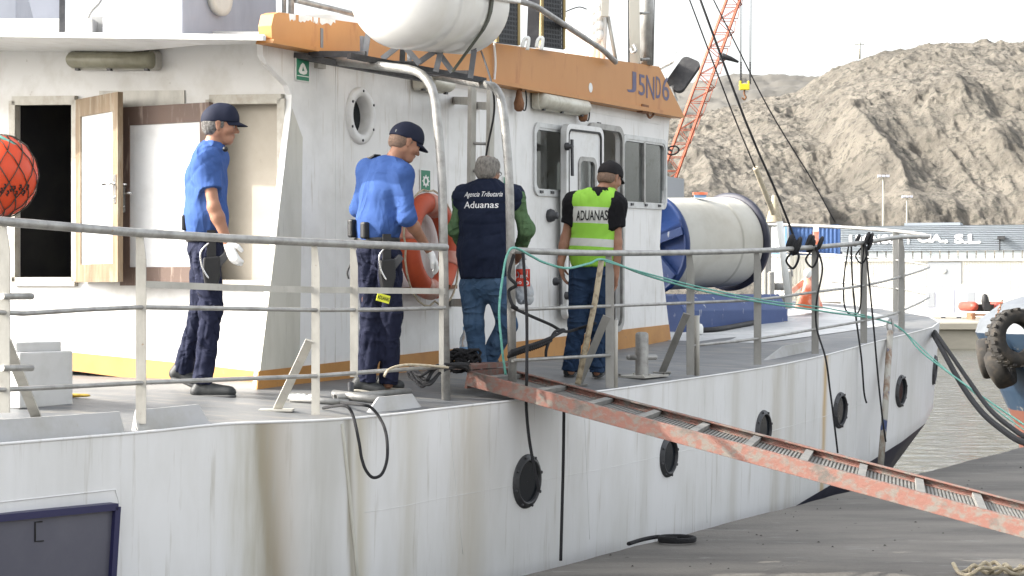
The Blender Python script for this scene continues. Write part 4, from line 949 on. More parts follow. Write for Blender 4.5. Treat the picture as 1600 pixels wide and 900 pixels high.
# flood lamp on the roof corner
c = W(1062, 115, 20.2); root = thing('flood_lamp', W(1056, 150, 20.2), 'black backed flood lamp with white shade on the roof corner', 'lamp')
u = Vector((.55, .3, .78)).normalized(); v_ = Vector((.8, -.4, -.4)); v_ = (v_ - u * v_.dot(u)).normalized(); n_ = u.cross(v_).normalized()
MB().plate(rrect(c + Vector((.03, 0, 0)), u, v_, .21, .11, .06), [], n_ if n_.y < 0 else -n_, .05).build('lamp_back', 'black', root, bevel=.008)
sh = MB(); k = 8; vs = []
for i in range(k + 1):
    a = math.radians(100 * i / k); o_ = Vector((-.36 + .30 * math.sin(a), 0, -.02 + .16 * (1 - math.cos(a)) * 0 + .17 * math.sin(a) * .9)); vs += [c + o_ + Vector((0, -.14, 0)), c + o_ + Vector((0, .14, 0))]
sh.add(vs, [(2 * i, 2 * i + 1, 2 * i + 3, 2 * i + 2) for i in range(k)], 0, True); so_ = sh.build('lamp_shade', 'fibre', root); so_.modifiers.new('thick', 'SOLIDIFY').thickness = .012
MB().bar(c - u * .18, W(1055, 158, 20.2), .05, .03, v_).build('bracket', 'steel', root)
c = W(1051, 235, 19.9); MB().tube([c + (Vector((.9, .3, .1)) * math.cos(a * .3927) + Vector((0, -.5, .55)) * math.sin(a * .3927)) * .075 for a in range(16)], .009, 6, closed=True).build('search_lamp_ring', 'black', ship)
MB().bar(W(1044, 233, 19.85), W(1050, 236, 19.9), .02, .02, UP).build('search_lamp_arm', 'darksteel', ship)
# ================================================================== gangway
gn0 = W(735, 580, 12.9); gn1 = W(1600, 813, 11.0); gf0 = W(793, 575, 13.6); gf1 = W(1564, 775, 11.8)
gdir = (gn1 - gn0).normalized(); glen = (gn0.z - .12) / -gdir.z
gn1 = gn0 + gdir * glen; gd2 = (gf1 - gf0).normalized(); gf1 = gf0 + gd2 * (glen - .2)
root = thing('gangway', gn1 - UP * .12, 'worn red gangway sloping from the deck down to the quay', 'gangway')
gs = (gf0 - gn0); gs = (gs - gdir * gs.dot(gdir)).normalized(); gup = gdir.cross(gs).normalized(); gup = gup if gup.z > 0 else -gup
def channel(a, b_, sgn, nm, h=.10):
    m_ = MB(); m_.bar(a - gup * h / 2, b_ - gup * h / 2, h, .012, gup); m_.bar(a + gs * sgn * .022 - gup * .005, b_ + gs * sgn * .022 - gup * .005, .055, .010, gs); m_.bar(a + gs * sgn * .022 - gup * (h - .005), b_ + gs * sgn * .022 - gup * (h - .005), .055, .010, gs); return m_.build(nm, 'red_worn', root, bevel=.003)
channel(gn0, gn1, 1, 'stringer'); channel(gf0, gf1, -1, 'stringer', .05)
k = 15
def cross(f, lift): return gn0.lerp(gn1, f) + gs * .012 - gup * lift, gf0.lerp(gf1, f) - gs * .012 - gup * lift
for i in range(k):
    f = .02 + .96 * i / (k - 1); a, b_ = cross(f, .03); m_ = MB(); m_.bar(a, b_, .05, .028, gdir); m_.build('tread', 'grating', root)
for i in range(k - 1):
    f0 = .02 + .96 * i / (k - 1); f1 = .02 + .96 * (i + 1) / (k - 1); m_ = MB()
    for j in range(15):
        f = f0 + (f1 - f0) * (j + .5) / 15; a, b_ = cross(f, .052); m_.bar(a, b_, .012, .008, gdir)
    for j in range(18):
        g = (j + .5) / 18; a0_, b0_ = cross(f0, .056); a1_, b1_ = cross(f1, .056); m_.bar(a0_.lerp(b0_, g), a1_.lerp(b1_, g), .008, .006, gs)
    m_.build('grating_panel', 'grating', root)
m_ = MB(); m_.bar(gn0 - gup * .06 - gdir * .01, gf0 - gup * .06 - gdir * .01, .12, .02, gup); m_.bar(gn0 - gdir * .12 + UP * .0, gf0 - gdir * .12, .03, .22, UP); m_.build('end_plate', 'red_worn', root)
MB().tube([gn1 - gup * .06 - gs * .04, gf1 - gup * .06 + gs * .04], .06, 12).build('roller', 'black', root)
# ================================================================== cable drum on its blue cradle
dA = W(1014, 382, 21.2); dB = W(1139, 378, 22.25); da = (dB - dA).normalized(); dl = (dB - dA).length
db = Vector((da.y, -da.x, 0)).normalized(); RF = .565
dz = deck_z(DK(1120, 522) or dA)
root = thing('cable_drum', Vector(((dA.x + dB.x) / 2, (dA.y + dB.y) / 2, dz)), 'large cable drum wound with pale line on the foredeck', 'cable drum')
prof = [(.16, .02)]; nb = 120
for i in range(nb * 2 + 1):
    h = .03 + (dl - .06) * i / (nb * 2); prof.append((RF - .055 + (.004 if i % 2 else 0) - (.02 if abs(h / dl - .72) < .012 else 0), h))
prof.append((.16, dl - .02))
MB().lathe(dA, da, prof, 64).build('wound_line', 'cable', root)
for c0, s in ((dA, -1), (dB, 1)):
    m_ = MB(); m_.lathe(c0, da * s, [(RF - .06, -.02), (RF, -.02), (RF + .005, .0), (RF, .035), (RF - .045, .035), (RF - .05, .0), (.02, .0)], 56)
    fl_ = m_.build('flange', 'drumblue' if s < 0 else 'navy', root)
    for a in range(6):
        t_ = (UP * math.cos(a * 1.047 + .25) + db * math.sin(a * 1.047 + .25)); sp = MB(); sp.bar(c0 + t_ * .08 + da * s * .03, c0 + t_ * (RF - .04) + da * s * .03, .085, .05, t_.cross(da)); sp.build('spoke', 'blue', fl_)
    MB().lathe(c0, da * s, [(.10, 0), (.10, .08), (.05, .09), (1e-4, .09)], 18).build('hub', 'blue', fl_)
m_ = MB(); cc = (dA + dB) / 2; gr = []
e0 = dA - da * .16; e1 = dB + da * .30
for e in (e0, e1):
    prf = [(.62, 0), (.62, .25), (.50, .42), (-.5, .42), (-.62, .25), (-.62, 0)]
    gr += [Vector((e.x, e.y, dz)) + db * a + UP * b_ for a, b_ in prf]
m_.add(gr, [(i, (i + 1) % 6, (i + 1) % 6 + 6, i + 6) for i in range(6)] + [(0, 1, 2, 3, 4, 5), (11, 10, 9, 8, 7, 6)])
cr = m_.build('cradle', 'blue', root, bevel=.012)
m_ = MB()
for e in (e0 + da * .2, e1 - da * .1):
    for s in (.66, -.66): q = Vector((e.x, e.y, dz)) + db * s; m_.bbox(q + UP * .03, (.12, .12, .06)); m_.lathe(q + UP * .06, UP, [(.02, 0), (.02, .05), (1e-4, .05)], 8)
m_.build('foot', 'steelpaint', cr)
m_ = MB(); q = W(1094, 304, 21.6); m_.bbox(q + UP * .01, (.16, .1, .03), 0); m_.bbox(q - UP * .02, (.13, .08, .03), 1); m_.build('line_block', ['cone', 'label_blue'], root)
rope('coiled_line', [DK(1085, 521) + UP * .03, DK(1120, 519) + UP * .03, DK(1160, 512) + UP * .03, DK(1196, 505) + UP * .03], .03, 'black', 'black hose lying on deck beside the blue cradle', 'hose')
MB().lathe(DK(1090, 524) + UP * .01, UP, [(.05, 0), (.06, .02), (.06, .08), (.045, .11), (1e-4, .115)], 12).build('tin', 'sign_white', None, 'small white tin on deck beside the drum cradle', 'tin')
# fairlead, deck pole and traffic-cone coloured gear at the bow
fz = W(1228, 455, 22.8); root = thing('fairlead_roller', W(1228, 478, 22.8), 'galvanised roller fairlead on the foredeck', 'fairlead')
for x in (1205, 1232): 
    m_ = MB(); m_.bar(W(x, 482, 22.8), W(x, 424, 22.8), .06, .22, Vector((1, 0, 0))); m_.build('cheek', 'steelpaint', root, bevel=.02)
for y in (448, 470): MB().tube([W(1205, y, 22.8), W(1232, y, 22.8)], .045, 10).build('roller', 'steel', root)
MB().tube(crom([W(1228, 428, 22.7), W(1230, 420, 22.7), W(1236, 420, 22.7), W(1238, 432, 22.7)], 4), .012, 6).build('eye', 'steel', root)
MB().tube([W(1218, 346, 19.4), W(1233, 482, 19.4)], .034, 10).build('white_pole', 'sign_white', None, 'slim white pole standing at the bow rail by black lashing', 'pole')
root = thing('signal_staff', W(1266, 478, 23.2), 'red topped striped staff and orange gear at the bow', 'staff')
MB().bar(W(1273, 478, 23.2), W(1275, 352, 23.2), .06, .05, Vector((1, 0, 0))).build('staff', 'sign_white', root); MB().bar(W(1274, 398, 23.15), W(1275, 362, 23.15), .065, .055, Vector((1, 0, 0))).build('red_band', 'cone', root)
m_ = MB(); m_.lathe(W(1264, 482, 23), UP, [(.17, 0), (.16, .05), (.1, .2), (.05, .42), (1e-4, .44)], 16); m_.build('orange_cone', 'cone', root); MB().bar(W(1238, 455, 23), W(1256, 440, 23), .06, .06, UP).build('orange_bar', 'cone', root); MB().ball(W(1262, 427, 22.9), (.05, .05, .06)).build('white_cap', 'sign_white', root)
# ================================================================== ropes and odds on board
rope('stay_wire', [W(1087, -20, 17), W(1165, 190, 17.3), W(1218, 312, 17.5), W(1245, 383, 17.6)], .011, 'rope_black', 'black stay running down to lashing on the bow rail', 'wire', 'stays above the foredeck', n=3)
rope('stay_wire', [W(1070, -20, 20), W(1140, 165, 20.4), W(1180, 262, 20.8)], .008, 'rope_black', 'thin black stay nearest the wheelhouse over the hill', 'wire', 'stays above the foredeck', n=3)
rope('stay_wire', [W(1105, -20, 22), W(1155, 80, 22), W(1200, 168, 22.4), W(1242, 238, 23), W(1268, 280, 23.4), W(1304, 346, 23.9)], .008, 'rope_black', 'thin black stay passing right of the yellow hook', 'wire', 'stays above the foredeck', n=3)
m_ = MB(); m_.tube([W(1124, 91, 20), W(1130, 88, 20), W(1142, 92, 20), W(1154, 97, 20)], [.03, .035, .025, .012], 7); m_.build('stay_toggle', 'black', None, 'black toggle sticking out from a stay in front of crane', 'toggle')
rope('frayed_rope', [W(1180, 262, 20.8), W(1195, 300, 21), W(1205, 325, 21.2), W(1210, 345, 21.3)], .03, 'rope_pale', 'frayed tan rope end above the cable drum', 'rope')
MB().lathe(W(1210, 347, 21.3), UP, [(.09, 0), (.085, .05), (.05, .16), (.025, .3)], 12).build('rope_tassel', 'rope_pale', None, 'tan tassel of rope tied on the bow rail', 'rope')
def lash(px, py, Y, n, r, label):
    m_ = MB(); c = W(px, py, Y)
    for k in range(n):
        o_ = Vector((random.uniform(-.07, .07), 0, random.uniform(-.02, .05))); m_.tube([c + o_ + Vector((.02 * math.sin(a), .045 * math.cos(a), .05 * math.sin(a))) for a in [2 * math.pi * q / 12 for q in range(12)]], r, 6, closed=True)
    loop = [c, c + Vector((.02, -.06, -.10)), c + Vector((-.03, -.06, -.20)), c + Vector((-.09, -.05, -.13)), c + Vector((-.04, -.06, -.05))]
    m_.tube(crom([p for p in loop], 6), r * .6, 6); return m_.build('rope_lashing', 'rope_black', None, label, 'lashing')
lash(1243, 385, YE(1243) + .05, 7, .018, 'black rope lashing on the bow rail below the stay')
lash(1273, 384, YE(1273) + .05, 5, .016, 'black rope lashing at the top of a dark post')
lash(1350, 380, YE(1350) + .05, 5, .014, 'black rope lashing on the third post from the bow')
yy = YE(1350)
rope('hanging_rope', [W(1276, 388, YE(1276) - .02), W(1285, 420, YE(1280) - .03), W(1276, 470, YE(1276) - .06), W(1276, 512, YE(1276) - .06), W(1290, 560, 17.45), W(1297, 610, 17.5), W(1304, 665, 17.6), W(1309, 708, 17.6)], .009, 'rope_black', 'black rope down the hull beside the second porthole from the bow', 'rope')
rope('hanging_rope', [W(1330, 382, yy - .05), W(1332, 440, yy - .1), W(1338, 500, yy - .1), W(1346, 560, yy - .15), W(1350, 612, yy - .12), W(1354, 630, yy - .12)], .009, 'rope_black', 'short black rope ending above the gangway near the bow', 'rope')
rope('hanging_rope', [W(1352, 380, yy - .05), W(1358, 440, yy - .1), W(1365, 510, yy - .1), W(1372, 590, yy - .15), W(1379, 655, yy - .15), W(1384, 690, yy - .1)], .009, 'rope_black', 'long black rope beside the rusty hanging pole', 'rope')
rope('hanging_rope', [W(1326, 384, yy - .03), W(1318, 440, yy - .03), W(1320, 480, yy - .03), W(1332, 492, yy - .03), W(1344, 480, yy - .03), W(1347, 420, yy - .03), W(1350, 384, yy - .03)], .008, 'rope_black', 'black rope loop hanging inside the bow rail', 'rope')
M['polerust'] = node_mat('peeling_pole', (.40, .385, .34), .7, var=(.23, .15, .10), vscale=9, stretch=(1, 1, .5), vlo=.45, vhi=.6, var2=(.06, .08, .17), v2scale=5, v2lo=.57, v2hi=.62)
MB().tube([W(1391, 518, YE(1391) - .07), W(1383, 640, 18.9), W(1376, 728, 18.75)], .032, 10).build('hanging_pole', 'polerust', None, 'peeling rusty pole hung outside the bow', 'pole')
rope('pole_lanyard', [W(1391, 520, YE(1391) - .07), W(1386, 508, YE(1391) - .05), W(1392, 498, YE(1391)), W(1396, 512, YE(1391) - .05), W(1394, 520, YE(1391) - .07)], .012, 'steel', 'wire strop holding the rusty hanging pole', 'strop')
MB().tube([W(940, 405, YE(940) - .02), W(930, 470, YE(930) + .05), W(903, 600, YE(903) + .12)], .021, 10).build('wooden_pole', node_mat('weathered_pole', (.40, .34, .24), .8, var=(.2, .16, .11), vscale=14, vlo=.48, vhi=.62, bump=.2), None, 'weathered pole leaning on the rail in front of the hi-vis man', 'pole')
g0 = YE(800) - .03
rope('green_cord', [W(790, 585, g0 + .1), W(784, 540, g0), W(780, 485, g0 - .03), W(786, 430, g0 - .03), W(792, 400, g0 - .03), W(803, 387, g0 - .03), W(830, 400, g0 + .2), W(850, 410, g0 + .3), W(885, 419, g0 + .5), W(920, 412, YE(920) - .05), W(945, 406, YE(945) - .05), W(1010, 430, YE(1010) - .04), W(1100, 455, YE(1100) - .05), W(1200, 474, YE(1200) - .05), W(1290, 487, YE(1290) - .05), W(1395, 506, YE(1395) - .05), W(1440, 550, 19.4), W(1500, 595, 18.6), W(1550, 630, 17.9), W(1640, 690, 17)], .0085, 'rope_green', 'thin green cord strung along the fore rail and off to the right', 'cord')
rope('green_cord', [W(945, 408, YE(945) - .06), W(1010, 427, YE(1010) - .06), W(1100, 450, YE(1100) - .06), W(1200, 470, YE(1200) - .06), W(1300, 483, YE(1300) - .06), W(1395, 507, YE(1395) - .06), W(1460, 562, 19.2), W(1540, 628, 18), W(1640, 700, 16.8)], .006, 'rope_green', 'second slacker strand of green cord below the first', 'cord')
rope('green_cord', [W(700, 574, YE(700) + .03), W(640, 570, YE(640) + .03), W(610, 576, YE(610)), W(600, 588, YE(600))], .008, 'rope_pale', 'pale cord looped over the aft lower rail', 'cord')
for k, (x0, dy, dx) in enumerate(((1470, 0, 0), (1474, -4, 13))):
    rope('mooring_hose', [W(1458 + dx * .2, 522 + dy, 20.9), W(1475 + dx * .5, 552 + dy, 20), W(1503 + dx, 602 + dy, 18.6), W(1533 + dx, 643 + dy, 17.2), W(1567 + dx, 672 + dy, 16), W(1602 + dx, 692 + dy, 15), W(1700 + dx, 720 + dy, 13)], .027 if k == 0 else .022, 'rope_black', ['thick black mooring line from the bow, the lower one', 'black mooring line from the bow, the upper one'][k], 'mooring line', 'mooring lines at the bow')
rope('hanging_rope', [W(817, 395, g0), W(820, 440, g0), W(823, 500, g0), W(823, 580, g0 - .1), W(822, 630, 12.78), W(826, 680, 12.75), W(833, 722, 12.7), W(839, 750, 12.68), W(842, 768, 12.68)], .011, 'rope_black', 'black rope hanging over the first round porthole', 'rope')
rope('hanging_rope', [W(881, 640, 12.9), W(880, 720, 12.8), W(878, 800, 12.7), W(876, 876, 12.6)], .011, 'rope_black', 'straight black rope under the gangway down to the quay', 'rope', n=3)
rope('hanging_rope', [DK(505, 640) + UP * .01, W(538, 634, YE(538) + .05), W(551, 648, YE(551) - .05), W(561, 690, 11.15), W(565, 715, 11.12), W(572, 735, 11.1), W(583, 746, 11.1), W(597, 740, 11.12), W(605, 716, 11.18), W(604, 682, 11.25), W(596, 658, 11.4), W(580, 637, YE(580) - .03), W(560, 632, YE(560) + .1), DK(530, 632) + UP * .012], .0095, 'rope_black', 'black rope loop hanging over the white hull', 'rope')
rope('lashing_line', [W(803, 398, g0), W(795, 430, g0 - .03), W(806, 445, g0 - .02), W(795, 455, g0 + .02), W(800, 475, g0 - .03), W(808, 482, g0)], .012, 'rope_black', 'black line spiralled round the gate post', 'rope')
rope('lashing_line', [W(800, 480, g0), W(830, 494, g0 + .4), W(860, 507, g0 + .8), W(882, 518, g0 + 1.1), W(905, 513, g0 + 1.3), W(930, 505, YE(930))], .011, 'rope_black', 'black line stretched between the gate post and next rail post', 'rope')
m_ = MB(); pts = crom([W(797, 553, g0), W(815, 547, g0 + .1), W(840, 539, g0 + .3), W(860, 531, g0 + .5)], 8)
for i, p in enumerate(pts): m_.tube([p + Vector((.012 * math.sin(a), .022 * math.cos(a), .022 * math.sin(a))) for a in [2 * math.pi * q / 10 for q in range(10)]], .011, 5, closed=True)
m_.tube(pts, .018, 7); m_.tube(crom([pts[-1], W(868, 518, g0 + .6), W(882, 516, g0 + .7), W(862, 528, g0 + .5), W(854, 545, g0 + .4), W(853, 557, g0 + .4)], 5), .011, 6)
m_.build('rope_tackle', 'rope_black', None, 'thick bound black rope slung from the gate post', 'rope')
random.seed(9)
pts = []
for k in range(5):
    seg = [W(640 + random.uniform(-10, 10), 582 + random.uniform(-8, 8), YE(650) + .3), W(668 + random.uniform(-10, 10), 600 + random.uniform(-22, 8), YE(650) + .2), W(692 + random.uniform(-10, 10), 576 + random.uniform(-12, 10), YE(690) + .1), W(718 + random.uniform(-8, 8), 580 + random.uniform(-14, 14), YE(700) + .3), W(732, 575 + random.uniform(-8, 8), YE(700) + .9)]
    pts += seg if k % 2 == 0 else seg[::-1]
rope('tangled_rope', pts, .010, 'rope_black', 'dark rope tangled round the rail post at the gangway head', 'rope')
m_ = MB(); c = W(722, 568, 13.5)
for k in range(16):
    a0_ = random.uniform(0, 6.28); m_.tube([c + Vector((.03 * (k % 5 - 2) + .07 * math.cos(a), .05 * math.sin(a * 2 + k), .02 * (k % 3) + .06 * math.sin(a + a0_))) for a in [2 * math.pi * q / 10 for q in range(10)]], .011, 5, closed=True)
m_.build('rope_bundle', 'rope_black', None, 'knotted bundle of dark rope at the gangway head', 'rope')
# pipes on the deck
for x0, y0, x1, y1, r, lb in ((521, 622, 600, 632, .027, 'steel pipe lying on deck below the second officer'), (453, 628, 545, 634, .020, 'thin steel pipe on deck beside the brace'), (524, 626, 640, 617, .022, 'dark hose end lying on deck by the toe plate')):
    a = DK(x0, y0) + UP * r; b_ = DK(x1, y1) + UP * r; m_ = MB(); t_ = (b_ - a).normalized()
    m_.lathe(a, t_, [(r * .7, .05), (r * .7, 0), (r, 0), (r, (b_ - a).length), (1e-4, (b_ - a).length)], 14); m_.build('deck_pipe', 'steel', None, lb, 'pipe')
m_ = MB(); a = DK(548, 622); m_.lathe(a + UP * .05, UP, [(.02, -.03), (.02, .05), (1e-4, .055)], 8); m_.build('pipe_tap', 'darksteel', None, 'small dark pipe fitting upright on deck', 'fitting')
c = DK(470, 625); m_ = MB()
for k in range(9): m_.ball(c + Vector((random.uniform(-.08, .08), random.uniform(-.05, .05), .018)), (random.uniform(.02, .05), .03, .022), 0, 8, 6)
m_.build('rag', 'sign_white', None, 'crumpled white rag on deck beside the brace', 'rag')
c = DK(118, 622); m_ = MB()
for k in range(8): m_.ball(c + Vector((-.08 + .02 * k, random.uniform(-.02, .02), .016)), (.03, .035, .016 - .001 * k), 0, 8, 6)
m_.build('rag', 'yellowcloth', None, 'yellow rag on deck beside the grey locker', 'rag')
# water bottle
bz = DK(724, 584); c = bz + Vector((0, .55, 0)); c.z = deck_z(c); hb = .30
root = thing('water_bottle', c, 'clear plastic water bottle with blue label standing on deck', 'bottle')
MB().lathe(c, UP, [(1e-4, .002), (.04, .004), (.045, .02), (.045, .2), (.04, .235), (.018, .275), (.015, .3)], 20).build('bottle_body', 'bottle', root)
MB().lathe(c, UP, [(.0458, .07), (.0462, .072), (.0462, .16), (.0458, .162)], 20).build('bottle_label', 'label_blue', root); MB().lathe(c, UP, [(.018, .295), (.018, .322), (1e-4, .323)], 14).build('cap', 'label_blue', root)
# orange buoy in its net
c = W(-2, 275, 9.75); R_ = .195
root = thing('net_buoy', c - UP * .2, 'bright orange buoy in a dark net hanging at the left edge', 'buoy')
MB().ball(c, (R_, R_, R_ * 1.08), 0, 32, 20).build('float', 'buoy', root)
m_ = MB(); nl, nm2 = 12, 7
def bp_(i, j):
    th = math.pi * (.06 + .88 * j / nm2); a = 2 * math.pi * (i + (.5 if j % 2 else 0)) / nl; r = R_ + .003
    return c + Vector((r * math.sin(th) * math.cos(a), r * math.sin(th) * math.sin(a), r * 1.08 * math.cos(th)))
for j in range(nm2):
    for i in range(nl):
        nxt = [(i, j + 1), ((i - 1) if j % 2 == 0 else (i + 1), j + 1)]
        for q in nxt:
            a, b_ = bp_(i, j), bp_(*q); mid = (a + b_) / 2; d_ = (mid - c); mid = c + d_ * ((R_ + .006) / max(Vector((d_.x, d_.y, d_.z / 1.08)).length, .01)); m_.tube([a, mid, b_], .0028, 4)
m_.build('net', node_mat('dark_net', (.05, .045, .035), .9), root)
m_ = MB()
for k in range(14):
    a = -1.5 + k * .085 - .1; th = 1.95 + .09 * math.sin(k * 2.3); p = [c + Vector((math.cos(a + da_) * math.sin(th + dt), math.sin(a + da_) * math.sin(th + dt), 1.08 * math.cos(th + dt))) * (R_ + .004) for da_, dt in ((0, -.05), (.04, -.06), (.05, .0), (.0, .03), (.03, .07))]; m_.tube(p, .004, 4)
m_.build('ink_marks', 'text_black', root)
rope('buoy_knot', [c + UP * .2 + Vector((-.1, -.05, .02)), c + Vector((0, -.08, .2)), c + Vector((.08, -.08, .16)), c + Vector((.13, -.06, .12))], .012, 'rope_green', parent=root)
rope('buoy_line', [c + UP * .2, c + UP * .5 + Vector((-.4, .1, 0)), c + UP * 1.4 + Vector((-.9, .2, 0))], .01, 'rope_green', parent=root)
# coils on the quay
q0 = qp(0, 0, 0); 
def QK(px, py): return plane_hit(px, py, Vector((0, 0, 0)), UP)
m_ = MB(); c = QK(1058, 849) + UP * .02; pts = [QK(982, 853) + UP * .015, QK(1005, 846) + UP * .015, QK(1030, 843) + UP * .02]
for k in range(26): a = k * .6 + 2.2; pts.append(c + Vector((.125 * math.cos(a), .10 * math.sin(a), .004 * k / 4)))
m_.tube(crom(pts, 4), .015, 7); m_.build('rope_coil', 'rope_black', None, 'small coil of black rope lying on the quay', 'rope')
m_ = MB(); random.seed(3); pts = []
for k in range(46): a = k * .62; c = QK(1502 + k * 2.6, 897 + 2 * math.sin(k)); pts.append(c + Vector((.10 * math.cos(a), .07 * math.sin(a), .03 + .03 * math.sin(k * 1.7))))
m_.tube(crom(pts, 4), .013, 7); m_.build('pale_rope_heap', 'rope_pale', None, 'tan rope heaped at the bottom edge of the quay', 'rope')
# ================================================================== tug at the right edge
T0 = 30.0
root = thing('tugboat', W(1660, 700, T0), 'blue tugboat bow hung with tyres at the right edge', 'boat')
m_ = MB(); lv = []
shape = [(460, 1612, 1.6), (475, 1568, 1.9), (500, 1534, 2.2), (520, 1528, 2.3), (560, 1548, 2.3), (610, 1566, 2.3), (640, 1580, 2.2), (664, 1590, 2.1), (740, 1606, 2)]
nseg = 14
for py, px, dpt in shape:
    p = W(px, py, T0)
    for i in range(nseg + 1):
        a = math.pi * i / nseg; lv.append(Vector((p.x + 5.5 * (1 - math.sin(a) ** .7), p.y - 2.6 * math.cos(a) * (1 if a > 1.57 else .8), p.z)))
def tm(k): return 0 if k < 3 else (1 if k < 6 else 2)
for k in range(len(shape) - 1): m_.add(lv[k * (nseg + 1):(k + 2) * (nseg + 1)], [(i, i + 1, i + nseg + 2, i + nseg + 1) for i in range(nseg)], tm(k), True)
m_.build('tug_hull', ['tugwhite', 'tugblue', 'tugred'], root, fixn=True)
def tyre(c, ax, R, r, treads, nm='tyre'):
    ax = Vector(ax).normalized(); m_ = MB(); w_ = r * 1.0
    m_.lathe(c, ax, [(R * .52, -w_ * .6), (R * .56, -w_ * .85), (R * .78, -w_), (R * .95, -w_ * .85), (R, -w_ * .5), (R, w_ * .5), (R * .95, w_ * .85), (R * .78, w_), (R * .56, w_ * .85), (R * .52, w_ * .6), (R * .52, -w_ * .6)], 40)
    ref = UP if abs(ax.z) < .9 else Vector((1, 0, 0)); u = (ref - ax * ref.dot(ax)).normalized(); v_ = ax.cross(u)
    for i in range(treads):
        a = 2 * math.pi * i / treads; d_ = u * math.cos(a) + v_ * math.sin(a); t_ = ax.cross(d_)
        for s in (-1, 1): m_.box(c + d_ * R * .985 + ax * s * w_ * .5 + t_ * (.01 * s), d_ * R * .035, t_ * R * .06, ax * w_ * .45)
    return m_
tyre(W(1588, 528, T0 - 1.5), (.25, -1, .1), .43, .15, 22).build('tyre', 'tyre', None, 'big worn tyre with chunky tread on the tug bow', 'tyre')
tyre(W(1541, 560, T0 - .75), (.9, -.35, .18), .31, .10, 0).build('tyre', 'tyre', None, 'small smooth tyre hanging on a chain from the tug', 'tyre')
tyre(W(1562, 570, T0 - .85), (.8, -.4, .35), .36, .15, 0).build('tyre', 'tyre', None, 'dark tyre fender wedged behind the small tyre', 'tyre')
m_ = MB(); p0 = W(1544, 532, T0 - .75); p1 = W(1566, 470, T0 - .6)
for k in range(12):
    p = p0.lerp(p1, (k + .5) / 12); t_ = (p1 - p0).normalized(); s_ = Vector((1, 0, 0)) if k % 2 else Vector((0, 1, 0)); m_.tube([p + (t_ * math.cos(a) * .035 + s_ * math.sin(a) * .02) for a in [2 * math.pi * q / 8 for q in range(8)]], .008, 5, closed=True)
m_.build('chain', 'rust', None, 'rusty chain holding the small tyre', 'chain')
# ================================================================== far side of the harbour
ZB = 0.0
def fbox(name, px0, px1, yt, Y, depth, mat, parent=None, z0=0.0, bevel=0, **kw):
    x0 = (px0 - 800) / FPX * Y; x1 = (px1 - 800) / FPX * Y; zt = EYE.z + (HOR - yt) / FPX * Y
    m_ = MB(); m_.bbox(((x0 + x1) / 2, Y + depth / 2, (z0 + zt) / 2), (x1 - x0, depth, zt - z0)); return m_.build(name, mat, parent, bevel=bevel, **kw)
def PZ(py, Y): return EYE.z + (HOR - py) / FPX * Y
def PX(px, Y): return (px - 800) / FPX * Y
WY = 135.0
wh = thing('warehouse', (PX(1600, WY), WY, 0), 'long grey and white warehouse with lettering across its cladding', 'warehouse')
fbox('wall', 1316, 2100, 406, WY, 30, 'clad_white', wh)
m_ = MB(); x0, x1 = PX(1316, WY), PX(2100, WY); z0, z1 = PZ(391, WY), PZ(351, WY); n_ = 14
vs = []
for i in range(n_ * 4 + 1):
    z = z0 + (z1 - z0) * i / (n_ * 4); o_ = (-.12, -.12, -.05, -.05)[i % 4]; vs += [(x0, WY + o_ - .1, z), (x1, WY + o_ - .1, z)]
m_.add(vs, [(2 * i, 2 * i + 1, 2 * i + 3, 2 * i + 2) for i in range(n_ * 4)]); m_.add([(x0, WY - .2, z1), (x1, WY - .2, z1), (x1, WY + 30, z1 + .5), (x0, WY + 30, z1 + .5)], [(0, 1, 2, 3)]); m_.build('upper_cladding', 'clad', wh)
for i in range(56):
    a = PX(1318 + i * 14, WY); m_ = MB(); m_.bbox((a + .29, WY - .06, (PZ(404.5, WY) + PZ(391, WY)) / 2), (.54, .1, PZ(391, WY) - PZ(404.5, WY) - .04)); m_.build('pane', 'winstrip', wh)
m_ = MB(); m_.bbox(((x0 + x1) / 2, WY - .12, PZ(405.8, WY)), (x1 - x0, .2, .12)); m_.build('ledge', 'sign_white', wh)
m_ = MB()
for i in range(190): m_.bbox((x0 + .2 + i * .187 * 1.0, WY - .02, PZ(430, WY) / 2 + 1.1), (.05, .06, PZ(409, WY) - .1 if False else 3.6))
m_.build('rib_cladding', 'clad_white', wh, kind='stuff')
fbox('door', 1453, 1505, 409, WY - .12, .1, 'doorgrey', wh, PZ(444, WY)); m_ = MB(); m_.lathe((PX(1478, WY), WY - .14, PZ(423, WY)), (0, -1, 0), [(.18, 0), (.18, .03), (1e-4, .04)], 14); m_.build('door_lamp', 'sign_white', wh)
m_ = MB(); m_.bbox(((PX(1415, WY) + PX(1502, WY)) / 2, WY + 2, PZ(349.5, WY)), (PX(1502, WY) - PX(1415, WY), 3, .3)); m_.build('roof_hatch', 'clad', wh)
for tx, a, b_ in (('J', 1326, 1334), ('RONCO', 1340, 1406), ('Y', 1416, 1429), ('CIA.,', 1437, 1484), ('S.L.', 1494, 1535)):
    m_ = MB(); lettering(m_, tx, Vector((PX(a, WY), WY - .26, PZ(380, WY))), Vector((1, 0, 0)), UP, PX(b_, WY) - PX(a, WY), PZ(365, WY) - PZ(380, WY), 0, .045); m_.build('lettering', 'text_white', wh)
wh.rotation_euler[2] = math.radians(-17)
m_ = MB(); m_.bar((PX(1563, WY), WY - .2, PZ(391, WY)), (PX(1563, WY), WY - .2, PZ(374, WY)), .06, .06); m_.bbox((PX(1566, WY), WY - .5, PZ(371.5, WY)), (.5, .5, .22)); m_.build('wall_lamp', 'darksteel', wh)
